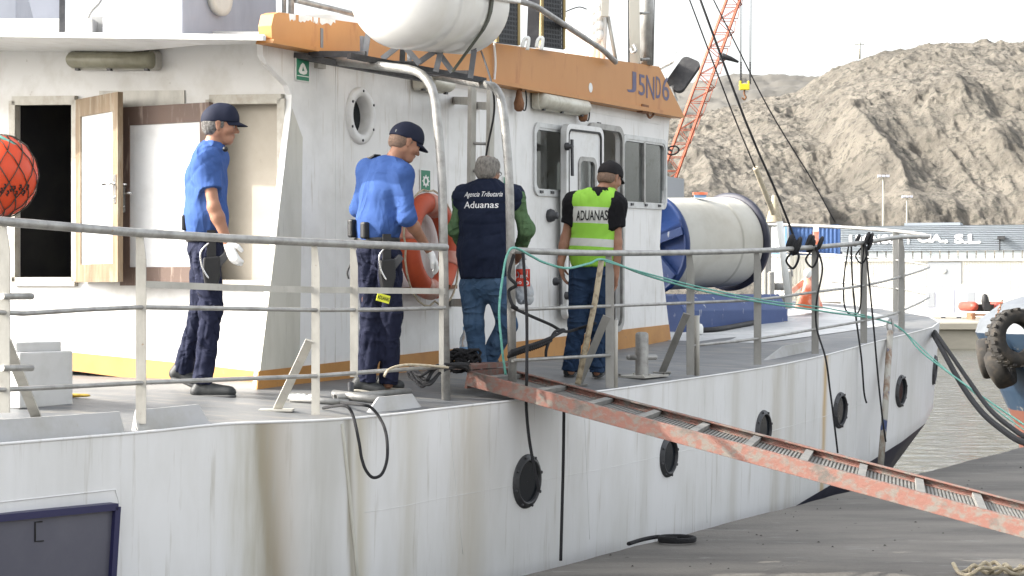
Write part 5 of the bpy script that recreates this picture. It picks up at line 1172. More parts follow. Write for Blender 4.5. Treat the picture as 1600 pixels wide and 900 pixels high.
def container(px0, px1, yt, yb, Y, mat, frame, label, front=None, corr=True):
    x0, x1 = PX(px0, Y), PX(px1, Y); z1, z0 = PZ(yt, Y), PZ(yb, Y); r_ = thing('container', ((x0 + x1) / 2, Y, z0), label, 'container')
    m_ = MB(); n_ = max(6, int((x1 - x0) / .3)); vs = []
    for i in range(n_ * 4 + 1): x = x0 + (x1 - x0) * i / (n_ * 4); o_ = (0, 0, .05, .05)[i % 4]; vs += [(x, Y + o_, z0), (x, Y + o_, z1)]
    m_.add(vs, [(2 * i, 2 * i + 1, 2 * i + 3, 2 * i + 2) for i in range(n_ * 4)]); m_.add([(x0, Y, z1), (x1, Y, z1), (x1, Y + 6, z1), (x0, Y + 6, z1), (x0, Y + 6, z0), (x1, Y + 6, z0), (x0, Y, z0), (x1, Y, z0)], [(0, 1, 2, 3), (2, 3, 4, 5), (0, 3, 4, 6), (1, 2, 5, 7)])
    m_.build('shell', mat, r_); f = MB()
    for a, b_ in (((x0, z0), (x0, z1)), ((x1, z0), (x1, z1)), ((x0, z1), (x1, z1)), ((x0, z0), (x1, z0))): f.bar((a[0], Y - .03, a[1]), (b_[0], Y - .03, b_[1]), .16, .12, UP if a[1] == b_[1] else Vector((1, 0, 0)))
    f.build('frame', frame, r_); r_.rotation_euler[2] = math.radians(-16); return r_, x0, x1, z0, z1
CY = 150.0
r_, x0, x1, z0, z1 = container(1196, 1228, 352, 397, CY, 'sign_white', 'cont_frame', 'white fronted container with pale blue frame behind the drum')
m_ = MB(); lettering(m_, 'N', Vector((PX(1203, CY), CY - .08, PZ(386, CY))), Vector((1, 0, 0)), UP, .3, .28); m_.build('lettering', 'cont_frame', r_)
container(1235, 1311, 353, 398, CY + 1, 'cont_blue', 'cont_blue', 'dark blue container seen through the bow rail')
container(1192, 1232, 399, 480, CY - 1, 'clad_white', 'clad_white', 'white container under the blue framed one')
container(1233, 1318, 400, 470, CY + .5, 'clad_white', 'clad_white', 'pale container under the dark blue one')
CB = 127.0; x0, x1 = PX(1449, CB), PX(1523, CB); zt = PZ(445.5, CB); r_ = thing('site_cabin', ((x0 + x1) / 2, CB, 0), 'pale grey site cabin on the far quay', 'cabin')
m_ = MB(); m_.bbox(((x0 + x1) / 2, CB + 1.2, (zt + .1) / 2), (x1 - x0, 2.4, zt - .1)); m_.build('wall', 'cabin', r_); m_ = MB(); m_.bbox(((x0 + x1) / 2, CB + 1.2, zt + .02), (x1 - x0 + .1, 2.5, .08)); m_.build('roof', 'sign_white', r_)
for a, b_ in ((1450, 1461), (1511, 1522)):
    m_ = MB(); m_.bbox((PX((a + b_) / 2, CB), CB - .01, PZ(468, CB)), (PX(b_, CB) - PX(a, CB), .05, 1.0)); m_.build('shutter', 'doorgrey', r_)
m_ = MB(); m_.bbox((PX(1485, CB), CB - .01, PZ(470, CB)), (.5, .04, 1.5)); m_.build('door', 'cabin', r_, bevel=.01); m_ = MB()
for x in (1452, 1474, 1498, 1520): m_.bbox((PX(x, CB), CB + .2, .05), (.3, .4, .1))
m_.build('feet', 'black', r_); r_.rotation_euler[2] = math.radians(-14)
BY = 119.0; r_ = thing('inflatable_boat', (PX(1543, BY), BY, 0), 'red inflatable boat with dark outboard on the far quay', 'boat')
for x in (1522, 1563):
    p = Vector((PX(x, BY), BY, PZ(479, BY))); MB().lathe(p, (0, 1, 0), [(1e-4, -.25), (.15, -.2), (.26, -.05), (.3, .1), (.3, 3), (.2, 3.4)], 16).build('tube', 'dinghy', r_)
m_ = MB(); m_.bbox((PX(1543, BY), BY + .4, PZ(481, BY)), (1.3, .1, .45)); m_.bbox((PX(1541, BY), BY + .0, PZ(478, BY)), (.4, .5, .55)); m_.lathe((PX(1540, BY), BY, PZ(476, BY)), (-.15, -.2, 1), [(.22, 0), (.24, .25), (.17, .6), (1e-4, .7)], 10); m_.build('outboard', 'black', r_)
m_ = MB(); m_.bar((PX(1516, BY), BY - .1, PZ(492, BY)), (PX(1572, BY), BY - .1, PZ(492, BY)), .12, .1, UP); m_.bbox((PX(1520, BY), BY + .5, .25), (.2, 1.5, .4)); m_.bbox((PX(1566, BY), BY + .5, .25), (.2, 1.5, .4)); m_.build('trailer', 'rust', r_)
for px, yt, Y, lb in ((1380, 277, 190, 'taller floodlight mast before the hillside'), (1417, 309, 205, 'shorter floodlight mast right of the taller one')):
    r_ = thing('floodlight_mast', (PX(px, Y), Y, 0), lb, 'light mast', 'floodlight masts'); zt = PZ(yt, Y)
    MB().tube([(PX(px, Y), Y, 0), (PX(px, Y), Y, zt)], [.16, .08], 8).build('pole', 'mastgrey', r_); MB().bbox((PX(px, Y), Y, zt), (1.1, .3, .1)).build('head_frame', 'mastgrey', r_)
    for k in (-.42, 0, .42): MB().bbox((PX(px, Y) + k, Y - .2, zt + .12), (.3, .3, .22)).build('floodlight', 'cabin', r_)
m_ = MB(); m_.tube([W(1343, 92, 430), W(1343, 66, 430)], .25, 6); m_.bbox(W(1343, 69, 430), (2.2, .2, .2)); m_.build('pylon', 'mastgrey', None, 'tiny thin pylon on top of the ridge', 'pylon')
# crane
KY = 95.0
r_ = thing('lattice_crane', (PX(1030, KY), KY, 0), 'orange lattice crane boom behind the wheelhouse', 'crane')
def ck(t_, s, b_):
    y = 261 * (1 - t_); wd = 24 + 8 * math.exp(-((t_ - .6) / .35) ** 2) - 6 * max(0, t_ - .8)
    return W(1040 + 96 * t_ + (wd if s else 0), y, KY) + Vector((0, .9 * b_, 0))
t0, t1 = -.6, 1.55
for s in (0, 1):
    for b_ in (0, 1): MB().tube([ck(t0, s, b_), ck(t1, s, b_)], .055, 6).build('chord', 'crane', r_)
nb = 26
for i in range(nb):
    a, b_ = t0 + (t1 - t0) * i / nb, t0 + (t1 - t0) * (i + 1) / nb; m_ = MB()
    for dp in (0, 1):
        m_.tube([ck(a, 0, dp), ck(a, 1, dp)], .022, 5); m_.tube([ck(a, i % 2, dp), ck(b_, 1 - i % 2, dp)], .022, 5)
    m_.tube([ck(a, 1, 0), ck(b_, 1, 1)], .02, 5); m_.tube([ck(a, 0, 0), ck(b_, 0, 1)], .02, 5); m_.build('lacing', 'crane', r_)
MB().bbox(W(900, 420, KY), (4, 3, 5)).build('crane_body', 'crane', r_)
hk = thing('hook_block', W(1163, 158, KY), 'yellow crane hook block hanging over the hill', 'hook block')
m_ = MB(); c = W(1163, 136, KY); m_.bbox(c, (.5, .25, .3)); m_.bbox(c + UP * .2 + Vector((-.2, 0, 0)), (.1, .2, .2)); m_.bbox(c + UP * .2 + Vector((.2, 0, 0)), (.1, .2, .2)); m_.build('block', 'hook', hk, bevel=.03)
MB().tube(crom([c - UP * .15, c - UP * .35, c - UP * .5 + Vector((.08, 0, 0)), c - UP * .62, c - UP * .52 + Vector((-.12, 0, 0))], 5), .045, 6).build('hook', 'rust', hk)
for x in (1157, 1159, 1171, 1173): MB().tube([W(x, 132, KY), W(x + 1, -60, KY)], .012 if x in (1159, 1171) else .02, 4).build('hoist_rope', 'darksteel', hk)
for x in (1157.5, 1172):
    m_ = MB()
    for k in range(14): m_.bbox(W(x, 98 + k * 2.4, KY), (.09, .05, .05))
    m_.build('chain', 'darksteel', hk)
rope('crane_guy', [W(1055, 84, 100), W(1130, 0, 100), W(1150, -20, 100)], .015, 'steel', 'thin guy wires beside the orange crane boom', 'wire', n=2)
rope('crane_guy', [W(1068, 84, 100), W(1120, 22, 100), W(1150, -10, 100)], .012, 'steel', 'thinner guy wire nearest the crane boom', 'wire', n=2)
# ================================================================== people: smooth signed-distance bodies
def cap_(a, b, ra, rb=None, flat=None, k=.02, op='u', clip=()):
    return dict(a=np.array(a, float), b=np.array(b, float), ra=ra, rb=ra if rb is None else rb, flat=flat, k=k, op=op, clip=clip)
def sdf_mesh(prims, res, fold=0, fseed=0, grow=0):
    lo = np.full(3, 1e9); hi = np.full(3, -1e9)
    for p in prims:
        if p['op'] != 'u': continue
        r = max(p['ra'], p['rb']) + grow + .03
        lo = np.minimum(lo, np.minimum(p['a'], p['b']) - r); hi = np.maximum(hi, np.maximum(p['a'], p['b']) + r)
    n = np.ceil((hi - lo) / res).astype(int) + 1
    D = np.full(n, .5, np.float32)
    ax = [lo[i] + res * np.arange(n[i]) for i in range(3)]
    for p in prims:
        r = max(p['ra'], p['rb']) + grow + p['k'] + 3 * res
        l = np.maximum(((np.minimum(p['a'], p['b']) - r - lo) / res).astype(int), 0); h = np.minimum(((np.maximum(p['a'], p['b']) + r - lo) / res).astype(int) + 2, n)
        if (h <= l).any(): continue
        X = ax[0][l[0]:h[0]][:, None, None]; Y = ax[1][l[1]:h[1]][None, :, None]; Z = ax[2][l[2]:h[2]][None, None, :]
        ab = p['b'] - p['a']; L2 = max(ab.dot(ab), 1e-9)
        px, py, pz = X - p['a'][0], Y - p['a'][1], Z - p['a'][2]
        t_ = np.clip((px * ab[0] + py * ab[1] + pz * ab[2]) / L2, 0, 1)
        qx, qy, qz = px - t_ * ab[0], py - t_ * ab[1], pz - t_ * ab[2]
        if p['flat']:
            for dv_, s in p['flat']:
                dt = (qx * dv_[0] + qy * dv_[1] + qz * dv_[2]) * (s - 1); qx = qx + dt * dv_[0]; qy = qy + dt * dv_[1]; qz = qz + dt * dv_[2]
        d = np.sqrt(qx * qx + qy * qy + qz * qz) - (p['ra'] + (p['rb'] - p['ra']) * t_) - grow
        for cp, cn in p['clip']: d = np.maximum(d, (X - cp[0]) * cn[0] + (Y - cp[1]) * cn[1] + (Z - cp[2]) * cn[2])
        sl = D[l[0]:h[0], l[1]:h[1], l[2]:h[2]]; k = p['k']
        if p['op'] == 'u':
            hh = np.clip(.5 + .5 * (sl - d) / k, 0, 1); sl[...] = sl * (1 - hh) + d * hh - k * hh * (1 - hh)
        elif p['op'] == 's': sl[...] = np.maximum(sl, -d)
    if fold:
        rng = np.random.RandomState(fseed); mk = np.abs(D) < .03; ci = np.argwhere(mk); X, Y, Z = (lo[i] + res * ci[:, i] for i in range(3))
        f = np.zeros(len(ci))
        for q in range(8):
            w_ = rng.normal(size=3); w_ /= np.linalg.norm(w_); w_[2] *= .6; w_ *= rng.uniform(22, 58); w2 = rng.normal(size=3) * 7
            sn = np.abs(np.sin(X * w_[0] + Y * w_[1] + Z * w_[2] + 2.4 * np.sin(X * w2[0] + Y * w2[1] + Z * w2[2]) + rng.uniform(0, 6)))
            f += (1 - sn) ** 3 * rng.uniform(.5, 1.2) * (.5 + .5 * np.sin(X * w2[1] + Y * w2[2] - Z * w2[0] + q))
        D[mk] += f * fold * 1.9 - fold * .6
    s = D < 0
    c = np.zeros(n - 1, np.int8)
    for i in (0, 1):
        for j in (0, 1):
            for k in (0, 1): c += s[i:n[0] - 1 + i, j:n[1] - 1 + j, k:n[2] - 1 + k]
    act = (c > 0) & (c < 8); idx = np.full(n - 1, -1, np.int64); ii = np.argwhere(act); idx[act] = np.arange(len(ii))
    pos = np.zeros((len(ii), 3)); cnt = np.zeros(len(ii))
    corners = [(i, j, k) for i in (0, 1) for j in (0, 1) for k in (0, 1)]
    for a in range(8):
        for b in range(a + 1, 8):
            ca, cb = np.array(corners[a]), np.array(corners[b])
            if np.abs(ca - cb).sum() != 1: continue
            da = D[tuple((ii + ca).T)]; db_ = D[tuple((ii + cb).T)]; m = (da < 0) != (db_ < 0)
            t_ = np.where(m, da / np.where(m, da - db_, 1), 0); pos += np.where(m[:, None], ca + (cb - ca) * t_[:, None], 0); cnt += m
    V = lo + (ii + pos / cnt[:, None]) * res
    F = []
    for axn in range(3):
        s0 = [slice(None)] * 3; s1 = [slice(None)] * 3; s0[axn] = slice(0, -1); s1[axn] = slice(1, None)
        cr = s[tuple(s0)] != s[tuple(s1)]; e = np.argwhere(cr); u, v = [(1, 2), (2, 0), (0, 1)][axn]
        e = e[(e[:, u] > 0) & (e[:, v] > 0) & (e[:, u] < n[u] - 1) & (e[:, v] < n[v] - 1)]
        ins = s[tuple(e.T)]
        def cell(du, dv_):
            q = e.copy(); q[:, u] += du; q[:, v] += dv_; return idx[tuple(q.T)]
        q = np.stack([cell(-1, -1), cell(0, -1), cell(0, 0), cell(-1, 0)], 1); q[~ins] = q[~ins][:, ::-1]; F.append(q)
    return V, np.concatenate(F)
def sdf_obj(name, prims, res, mat, parent, fold=0, seed=0, grow=0):
    V, F = sdf_mesh(prims, res, fold, seed, grow); V = V - np.array(origin(parent))
    # one smoothing pass
    for _ in range(2):
        acc = np.zeros_like(V); ct = np.zeros(len(V))
        for a in range(4): np.add.at(acc, F[:, a], V[F[:, (a + 1) % 4]]); np.add.at(ct, F[:, a], 1); np.add.at(acc, F[:, a], V[F[:, (a - 1) % 4]]); np.add.at(ct, F[:, a], 1)
        V = V * .5 + .5 * acc / np.maximum(ct, 1)[:, None]
    me = bpy.data.meshes.new(name); me.from_pydata(V.tolist(), [], F.tolist()); me.materials.append(M[mat] if isinstance(mat, str) else mat)
    me.polygons.foreach_set('use_smooth', [True] * len(F)); me.update()
    o = bpy.data.objects.new(name, me); COL.objects.link(o); o.parent = parent; return o
def hand_prims(w, d, side, n, curl, grow=0):
    "w wrist, d along the hand, side towards the thumb, n palm normal (fingers curl to it)"
    d = d.normalized(); side = (side - d * side.dot(d)).normalized(); n = (n - d * n.dot(d)); n = (n - side * n.dot(side)).normalized()
    P = [cap_(w - d * .02, w + d * .03, .028, .03, [(n, 1.25)], .015), cap_(w + d * .035 + side * .012, w + d * .085 + side * .012, .028, .027, [(n, 1.7)], .015), cap_(w + d * .035 - side * .014, w + d * .08 - side * .016, .026, .024, [(n, 1.7)], .015)]
    for i, (ln, of) in enumerate(((.070, .029), (.079, .010), (.074, -.009), (.058, -.027))):
        b = w + d * (.092 - .004 * abs(i - 1)) + side * of; dd = (d + side * (.06 - .04 * i)).normalized(); p = b; ang = 0
        for q, f in enumerate((.45, .30, .25)):
            ang += curl * (.55, .9, .7)[q]; dr = dd * math.cos(ang) + n * math.sin(ang); e = p + dr * ln * f
            P.append(cap_(p, e, .0095 - .0008 * q + grow, .0088 - .0009 * q + grow, None, .004)); p = e
    b = w + d * .028 + side * .028; m_ = b + (d * .62 + side * .6 + n * .35).normalized() * .042; e = m_ + (d * .9 + side * .1 + n * .45).normalized() * .034
    P += [cap_(b, m_, .0125 + grow, .0105 + grow, None, .008), cap_(m_, e, .0100 + grow, .0082 + grow, None, .004)]
    return P
def head_frame(c, f, tilt_side=Vector((0, 0, 0))):
    f = f.normalized(); u = (UP - f * UP.dot(f) + tilt_side); u = (u - f * u.dot(f)).normalized(); return f, u, f.cross(u).normalized()
def head_prims(c, f, u, r, s=1.0):
    def p(a, b, d): return c + (f * a + u * b + r * d) * s
    P = [cap_(p(-.028, .03, 0), p(.022, .036, 0), .088 * s, .083 * s, [(r, 1.16)], .02), cap_(p(.035, .0, 0), p(.05, -.065, 0), .058 * s, .040 * s, None, .03), cap_(p(.062, -.088, .012), p(.062, -.088, -.012), .024 * s, .024 * s, None, .025),
         cap_(p(.0, -.045, .045), p(.055, -.085, .018), .024 * s, .02 * s, None, .03), cap_(p(.0, -.045, -.045), p(.055, -.085, -.018), .024 * s, .02 * s, None, .03),
         cap_(p(.094, .012, 0), p(.116, -.026, 0), .0085 * s, .0125 * s, None, .010), cap_(p(.10, -.030, .011), p(.10, -.030, -.011), .009 * s, .009 * s, None, .008), cap_(p(.083, .028, .034), p(.088, .026, 0), .012 * s, .012 * s, None, .015), cap_(p(.083, .028, -.034), p(.088, .026, 0), .012 * s, .012 * s, None, .015),
         cap_(p(.094, -.052, .014), p(.094, -.052, -.014), .0075 * s, .0075 * s, None, .006), cap_(p(.092, -.064, .012), p(.092, -.064, -.012), .0080 * s, .008 * s, None, .006), cap_(p(.07, -.02, .04), p(.05, -.03, .05), .022 * s, .02 * s, None, .025), cap_(p(.07, -.02, -.04), p(.05, -.03, -.05), .022 * s, .02 * s, None, .025)]
    for sd_ in (1, -1):
        P += [cap_(p(-.012, .018, .078 * sd_), p(-.006, -.022, .076 * sd_), .022 * s, .014 * s, [(r, 2.4)], .006), cap_(p(-.004, .006, .089 * sd_), p(-.002, -.008, .087 * sd_), .009 * s, .007 * s, None, .004, 's'), cap_(p(.105, .004, .032 * sd_), p(.100, .004, .032 * sd_), .013 * s, .013 * s, None, .01, 's')]
    return P
def cap_hat(c, f, u, r, mat, parent, s=1.0, back=False, brim=.078, top=.0):
    def p(a, b, d): return c + (f * a + u * b + r * d) * s
    cl = [(p(0, .022, 0), -(u * .97 - f * .10).normalized())]
    P = [cap_(p(-.028, .032, 0), p(.024, .040, 0), .100 * s, .096 * s, [(r, 1.15)], .02, clip=cl), cap_(p(-.005, .085, 0), p(.03, .088, 0), .056 * s, .052 * s, [(r, 1.1)], .05)]
    o = sdf_obj('cap', P, .005, mat, parent)
    g = -1 if back else 1; m_ = MB(); vs = []; na, nb_ = 14, 5
    for i in range(na + 1):
        a = -1 + 2 * i / na
        for j in range(nb_ + 1):
            b = j / nb_; ang = a * 1.15; R0 = .094; fx = g * (R0 * math.cos(ang) * 1.12 - .006 + b * brim * math.cos(a * 1.35) ** .8); sx = R0 * .86 * math.sin(ang) * (1 - .06 * b)
            vs.append(p(fx + (.0 if g > 0 else -.01), .034 - .028 * b * math.cos(a * 1.2) - .030 * a * a * (.4 + .6 * b) + .012, sx))
    m_.add(vs, [(i * (nb_ + 1) + j, (i + 1) * (nb_ + 1) + j, (i + 1) * (nb_ + 1) + j + 1, i * (nb_ + 1) + j + 1) for i in range(na) for j in range(nb_)], 0, True)
    b = m_.build('visor', mat, o); so = b.modifiers.new('thick', 'SOLIDIFY'); so.thickness = .005
    return o
def hair_prims(c, f, u, r, s, th, cl): 
    def p(a, b, d): return c + (f * a + u * b + r * d) * s
    return [cap_(p(-.028, .03, 0), p(.018, .034, 0), .088 * s + th, .083 * s + th, [(r, 1.15)], .02, clip=cl), cap_(p(-.055, -.02, .02), p(-.055, -.02, -.02), .05 * s + th * .5, .05 * s + th * .5, None, .03, clip=cl)]
def eyes(c, f, u, r, s, parent):
    for sd_ in (1, -1):
        m_ = MB(); q = c + (f * .083 + u * .004 + r * .032 * sd_) * s; m_.ball(q, .0125 * s, 0, 10, 8); m_.ball(q + f * .0075 * s, .0065 * s, 1, 8, 6); m_.build('eye', ['sign_white', 'text_black'], parent)
def shoe(par, heel, toe, mat, sole, h=.055):
    d = (toe - heel); d.z = 0; L_ = d.length; d.normalize(); s_ = Vector((d.y, -d.x, 0)); z = min(heel.z, toe.z); hl = Vector((heel.x, heel.y, heel.z)); tl = Vector((toe.x, toe.y, toe.z))
    P = [cap_(hl + d * .035 + UP * .045, hl + d * .05 + UP * .075, .038, .036, None, .02), cap_(hl + d * .04 + UP * .038, tl - d * .05 + UP * .036, .038, .042, [(UP, 1.15)], .03), cap_(hl + d * L_ * .35 + UP * .07, tl - d * .07 + UP * .042, .034, .030, None, .03)]
    o = sdf_obj('shoe', P, .006, mat, par)
    P = [cap_(hl + d * .045 + UP * .012, tl - d * .055 + UP * .012, .044, .049, [(UP, 3.0)], .02)]
    sdf_obj('sole', P, .006, sole, o); return o
V3 = lambda *a: Vector(a)
def person(label, Z0, j, f, hf, mats, heads=1.0, girth=1.0, sleeve=.55, hands=None, tops=True):
    """j: joints as (px, py, depth offset); f body facing; hf head facing"""
    Jt = {k: W(v[0], v[1], Z0 + (v[2] if len(v) > 2 else 0)) for k, v in j.items()}
    f = Vector(f).normalized(); r = f.cross(UP).normalized(); base = (Jt['heelR'] + Jt['heelL']) / 2; base.z = min(Jt['heelR'].z, Jt['heelL'].z)
    root = thing('person', base, label, 'person'); g = girth
    hfv, hu, hr = head_frame(Jt['head'], Vector(hf)); H = Jt['head']
    ab = lambda a, b, t_: Jt[a].lerp(Jt[b], t_)
    # body: one continuous skin mesh
    P = head_prims(H, hfv, hu, hr, heads)
    P += [cap_(H - hu * .05 * heads - hfv * .022, Jt['neck'] - UP * .02, .052, .058, None, .03), cap_(Jt['neck'] - UP * .03, Jt['chest'], .07, .10 * g, [(f, 1.15)], .05), cap_(Jt['chest'], Jt['waist'], .115 * g, .105 * g, [(f, 1.2)], .05), cap_(Jt['waist'], Jt['pelvis'], .105 * g, .11 * g, [(f, 1.2)], .05), cap_(Jt['shL'], Jt['shR'], .052, .052, None, .05)]
    for s in 'LR':
        P += [cap_(Jt['sh' + s], Jt['el' + s], .043, .037, None, .02), cap_(Jt['el' + s], ab('el' + s, 'wr' + s, .3), .041, .042, None, .02), cap_(ab('el' + s, 'wr' + s, .3), Jt['wr' + s], .042, .027, None, .02)]
        P += [cap_(Jt['hip' + s], Jt['kn' + s], .075, .052, None, .02), cap_(Jt['kn' + s], Jt['an' + s], .052, .034, None, .02), cap_(Jt['an' + s], Jt['an' + s] - UP * .04, .034, .034, None, .02)]
    gl = {}
    for s in 'LR':
        hd = hands[s]; d = Vector(hd[0]).normalized(); hp_ = hand_prims(Jt['wr' + s], d, Vector(hd[1]), Vector(hd[2]), hd[3]); P += hp_ if len(hd) < 5 else hp_[:1]; gl[s] = (d, hd)
    sdf_obj('body', P, .0056, 'skin', root)
    eyes(H, hfv, hu, hr, heads, root)
    # trousers
    T = [cap_(Jt['waist'] - (Jt['waist'] - Jt['pelvis']) * .35, Jt['pelvis'], .128 * g, .135 * g, [(f, 1.22)], .05)]
    for s in 'LR':
        an = Jt['an' + s]; kn = Jt['kn' + s]; ax = (an - kn).normalized()
        T += [cap_(Jt['hip' + s], kn, .094 * (.6 + .4 * g), .072, None, .035), cap_(kn, an + ax * .045, .072, .064, None, .035, clip=[(an + ax * .04, ax)])]
    sdf_obj('trousers', T, .0066, mats['trousers'], root, .0055, 11)
    # upper garment
    C = [cap_(Jt['shL'].lerp(Jt['shR'], .08), Jt['shL'].lerp(Jt['shR'], .92), .061, .061, None, .06), cap_(Jt['neck'] - UP * .015 - f * .01, Jt['chest'], .068, .125 * g, [(f, 1.12)], .06, clip=[(Jt['neck'] + UP * .012, UP)]),
         cap_(Jt['chest'] + r * .045, Jt['waist'] + r * .03, .120 * g, .130 * g, [(f, 1.14)], .08, clip=[(Jt['hem'], -UP)]), cap_(Jt['chest'] - r * .045, Jt['waist'] - r * .03, .120 * g, .130 * g, [(f, 1.14)], .08, clip=[(Jt['hem'], -UP)]),
         cap_(Jt['waist'] + r * .03, Jt['hem'], .136 * g, .13 * g, [(f, 1.15)], .05, clip=[(Jt['hem'], -UP)]), cap_(Jt['waist'] - r * .03, Jt['hem'], .136 * g, .13 * g, [(f, 1.15)], .05, clip=[(Jt['hem'], -UP)])]
    for s in 'LR': C.insert(2, cap_(Jt['neck'] - UP * .04, Jt['sh' + s], .066, .060, None, .09))
    SL = []
    for s in 'LR':
        if sleeve <= 1: e = ab('sh' + s, 'el' + s, sleeve); ax = (Jt['el' + s] - Jt['sh' + s]).normalized(); SL.append(cap_(Jt['sh' + s], e + ax * .05, .058, .070, None, .09, clip=[(e, ax)]))
        else:
            e = ab('el' + s, 'wr' + s, sleeve - 1); ax = (Jt['wr' + s] - Jt['el' + s]).normalized(); SL += [cap_(Jt['sh' + s], Jt['el' + s], .053, .055, None, .06), cap_(Jt['el' + s], e + ax * .04, .054, .05, None, .04, clip=[(e, ax)])]
    return root, Jt, C, SL, f, r, (H, hfv, hu, hr), gl
def vest_bvh(o):
    off = origin(o); return BVHTree.FromPolygons([v.co + off for v in o.data.vertices], [list(p.vertices) for p in o.data.polygons])
def printed(o, txts, n, mat, name):
    "flat print laid on the cloth"
    bv = vest_bvh(o); n = Vector(n).normalized(); m_ = MB()
    def pj(p):
        h = bv.ray_cast(p + n * .5, -n); return (h[0] + n * .004) if h[0] else p
    ux = UP.cross(n).normalized()
    for tx, p0, wd, ht, bold, shear in txts: lettering(m_, tx, p0, ux, UP, wd, ht, 0, bold, shear, 1.0, pj)
    return m_.build(name, mat, o)
def pouch(par, c, f, u, dims, name, mat='leather'):
    s_ = f.cross(u).normalized(); m_ = MB(); m_.box(c, f * dims[0] / 2, u * dims[2] / 2, s_ * dims[1] / 2); return m_.build(name, mat, par, bevel=.012)
def holster(par, c, f, s_):
    "thigh holster with pistol grip, strap and lanyard"
    m_ = MB(); m_.plate([c + f * a + UP * b for a, b in ((-.05, .09), (.05, .10), (.055, -.02), (.03, -.11), (-.035, -.11), (-.055, .0))], [], s_, .05); o = m_.build('holster', 'leather', par, bevel=.01)
    m_ = MB(); m_.plate([c + s_ * -.01 + f * a + UP * b for a, b in ((.02, .07), (.085, .13), (.115, .10), (.055, .03))], [], s_, .03); m_.build('pistol_grip', 'darksteel', o, bevel=.006)
    MB().box(c + UP * .16 - s_ * .03, f * .028, UP * .10, s_ * .008).build('drop_strap', 'leather', o); MB().tube(crom([c + f * -.02 + UP * .18 + s_ * .012, c - f * .07 + UP * .12 + s_ * .02, c - f * .06 + UP * .03 + s_ * .015, c - f * .02 - UP * .04 + s_ * .012], 6), .006, 6).build('lanyard', 'chrome', o)
    return o
# ---------------------------------------------------------------- officer in profile, walking right
Z1 = DK(330, 616).y
f = (.97, .24, 0)
j = dict(head=(344, 197), neck=(331, 232), chest=(322, 278), waist=(322, 338), hem=(322, 368), pelvis=(321, 388), shR=(322, 250, -.165), shL=(336, 248, .165), elR=(334, 324, -.215), wrR=(355, 376, -.19), elL=(326, 324, .2), wrL=(322, 382, .2),
         hipR=(323, 394, -.085), hipL=(320, 394, .085), knR=(330, 482, -.085), knL=(314, 484, .1), anR=(317, 590, -.08), anL=(288, 574, .12), heelR=(299, 622, -.08), toeR=(371, 622, -.11), heelL=(266, 594, .12), toeL=(318, 606, .09))
root, Jt, C, SL, fb, rb, hd, gl = person('officer in blue shirt and navy cap walking in profile, white glove', Z1, j, f, (.985, .08, -.10), dict(trousers='trouser'), .98, 1.04, .62,
    dict(R=((.12, -.02, -.33), (.4, -.3, -.1), (-.1, .9, 0), .35, 'glove'), L=((.1, 0, -.3), (.6, 0, 0), (0, -1, 0), .4)))
sh = sdf_obj('shirt', C + SL, .0066, 'shirt', root, .0022, 3)
H, hf_, hu, hr = hd
cap_hat(H, hf_, hu, hr, 'cap_navy', root, .98)
sdf_obj('hair', hair_prims(H, hf_, hu, hr, .98, .008, [(H + hf_ * .028, hf_), (H - hu * .062, -hu), (H + hu * .05, hu)]), .005, 'hair_dark', root)
sdf_obj('collar', [cap_(Jt['neck'] - UP * .01, Jt['neck'] + UP * .04 + fb * .012, .076, .069, None, .01, clip=[(Jt['neck'] + UP * .035 + fb * .0, (UP * .95 + fb * .3).normalized()), (Jt['neck'] - UP * .03, -UP)])], .005, 'shirt', sh)
sp_ = Jt['shR'] + UP * .076 + rb * -.05; m_ = MB(); m_.box(sp_ + UP * .004, fb * .028, rb * .062, UP * .006); ep = m_.build('epaulette', 'leather', sh, bevel=.004)
m_ = MB()
for q in (-.03, 0, .03): m_.box(sp_ + rb * q + UP * .0115, fb * .022, rb * .007, UP * .0015)
m_.build('gold_bars', 'gold', ep)
d_, hdv = gl['R']; sdf_obj('glove', hand_prims(Jt['wrR'] + d_ * .004, d_, Vector(hdv[1]), Vector(hdv[2]), hdv[3], .003), .0045, 'glove', root, grow=.002)
m_ = MB(); wc = Jt['wrR'].lerp(Jt['elR'], .06); wa = (Jt['wrR'] - Jt['elR']).normalized(); m_.lathe(wc, wa, [(.031, -.009), (.034, -.009), (.034, .009), (.031, .009)], 20, 0); s_ = (V3(.2, -1, .1)); s_ = (s_ - wa * s_.dot(wa)).normalized(); m_.lathe(wc + s_ * .03, s_, [(.019, -.004), (.019, .008), (.015, .010), (1e-4, .010)], 16, 1); m_.build('watch', ['leather', 'chrome'], root)
sdf_obj('belt', [cap_(Jt['hem'] + rb * .03 - UP * .005, Jt['hem'] - rb * .03 - UP * .005, .146, .146, [(fb, 1.14)], .03, clip=[(Jt['hem'] + UP * .012, UP), (Jt['hem'] - UP * .042, -UP)])], .006, 'leather', root)
pouch(root, W(290, 348, Z1 - .06), fb, UP, (.05, .05, .10), 'radio_pouch'); m_ = MB(); m_.ball(W(352, 233, Z1 - .1), .018, 0, 10, 8); m_.build('radio_microphone', 'leather', root)
holster(root, W(331, 425, Z1 - .21), fb, -UP.cross(fb))
shoe(root, Jt['heelR'], Jt['toeR'], 'shoe', 'sole_dark'); shoe(root, Jt['heelL'], Jt['toeL'], 'shoe', 'sole_dark')
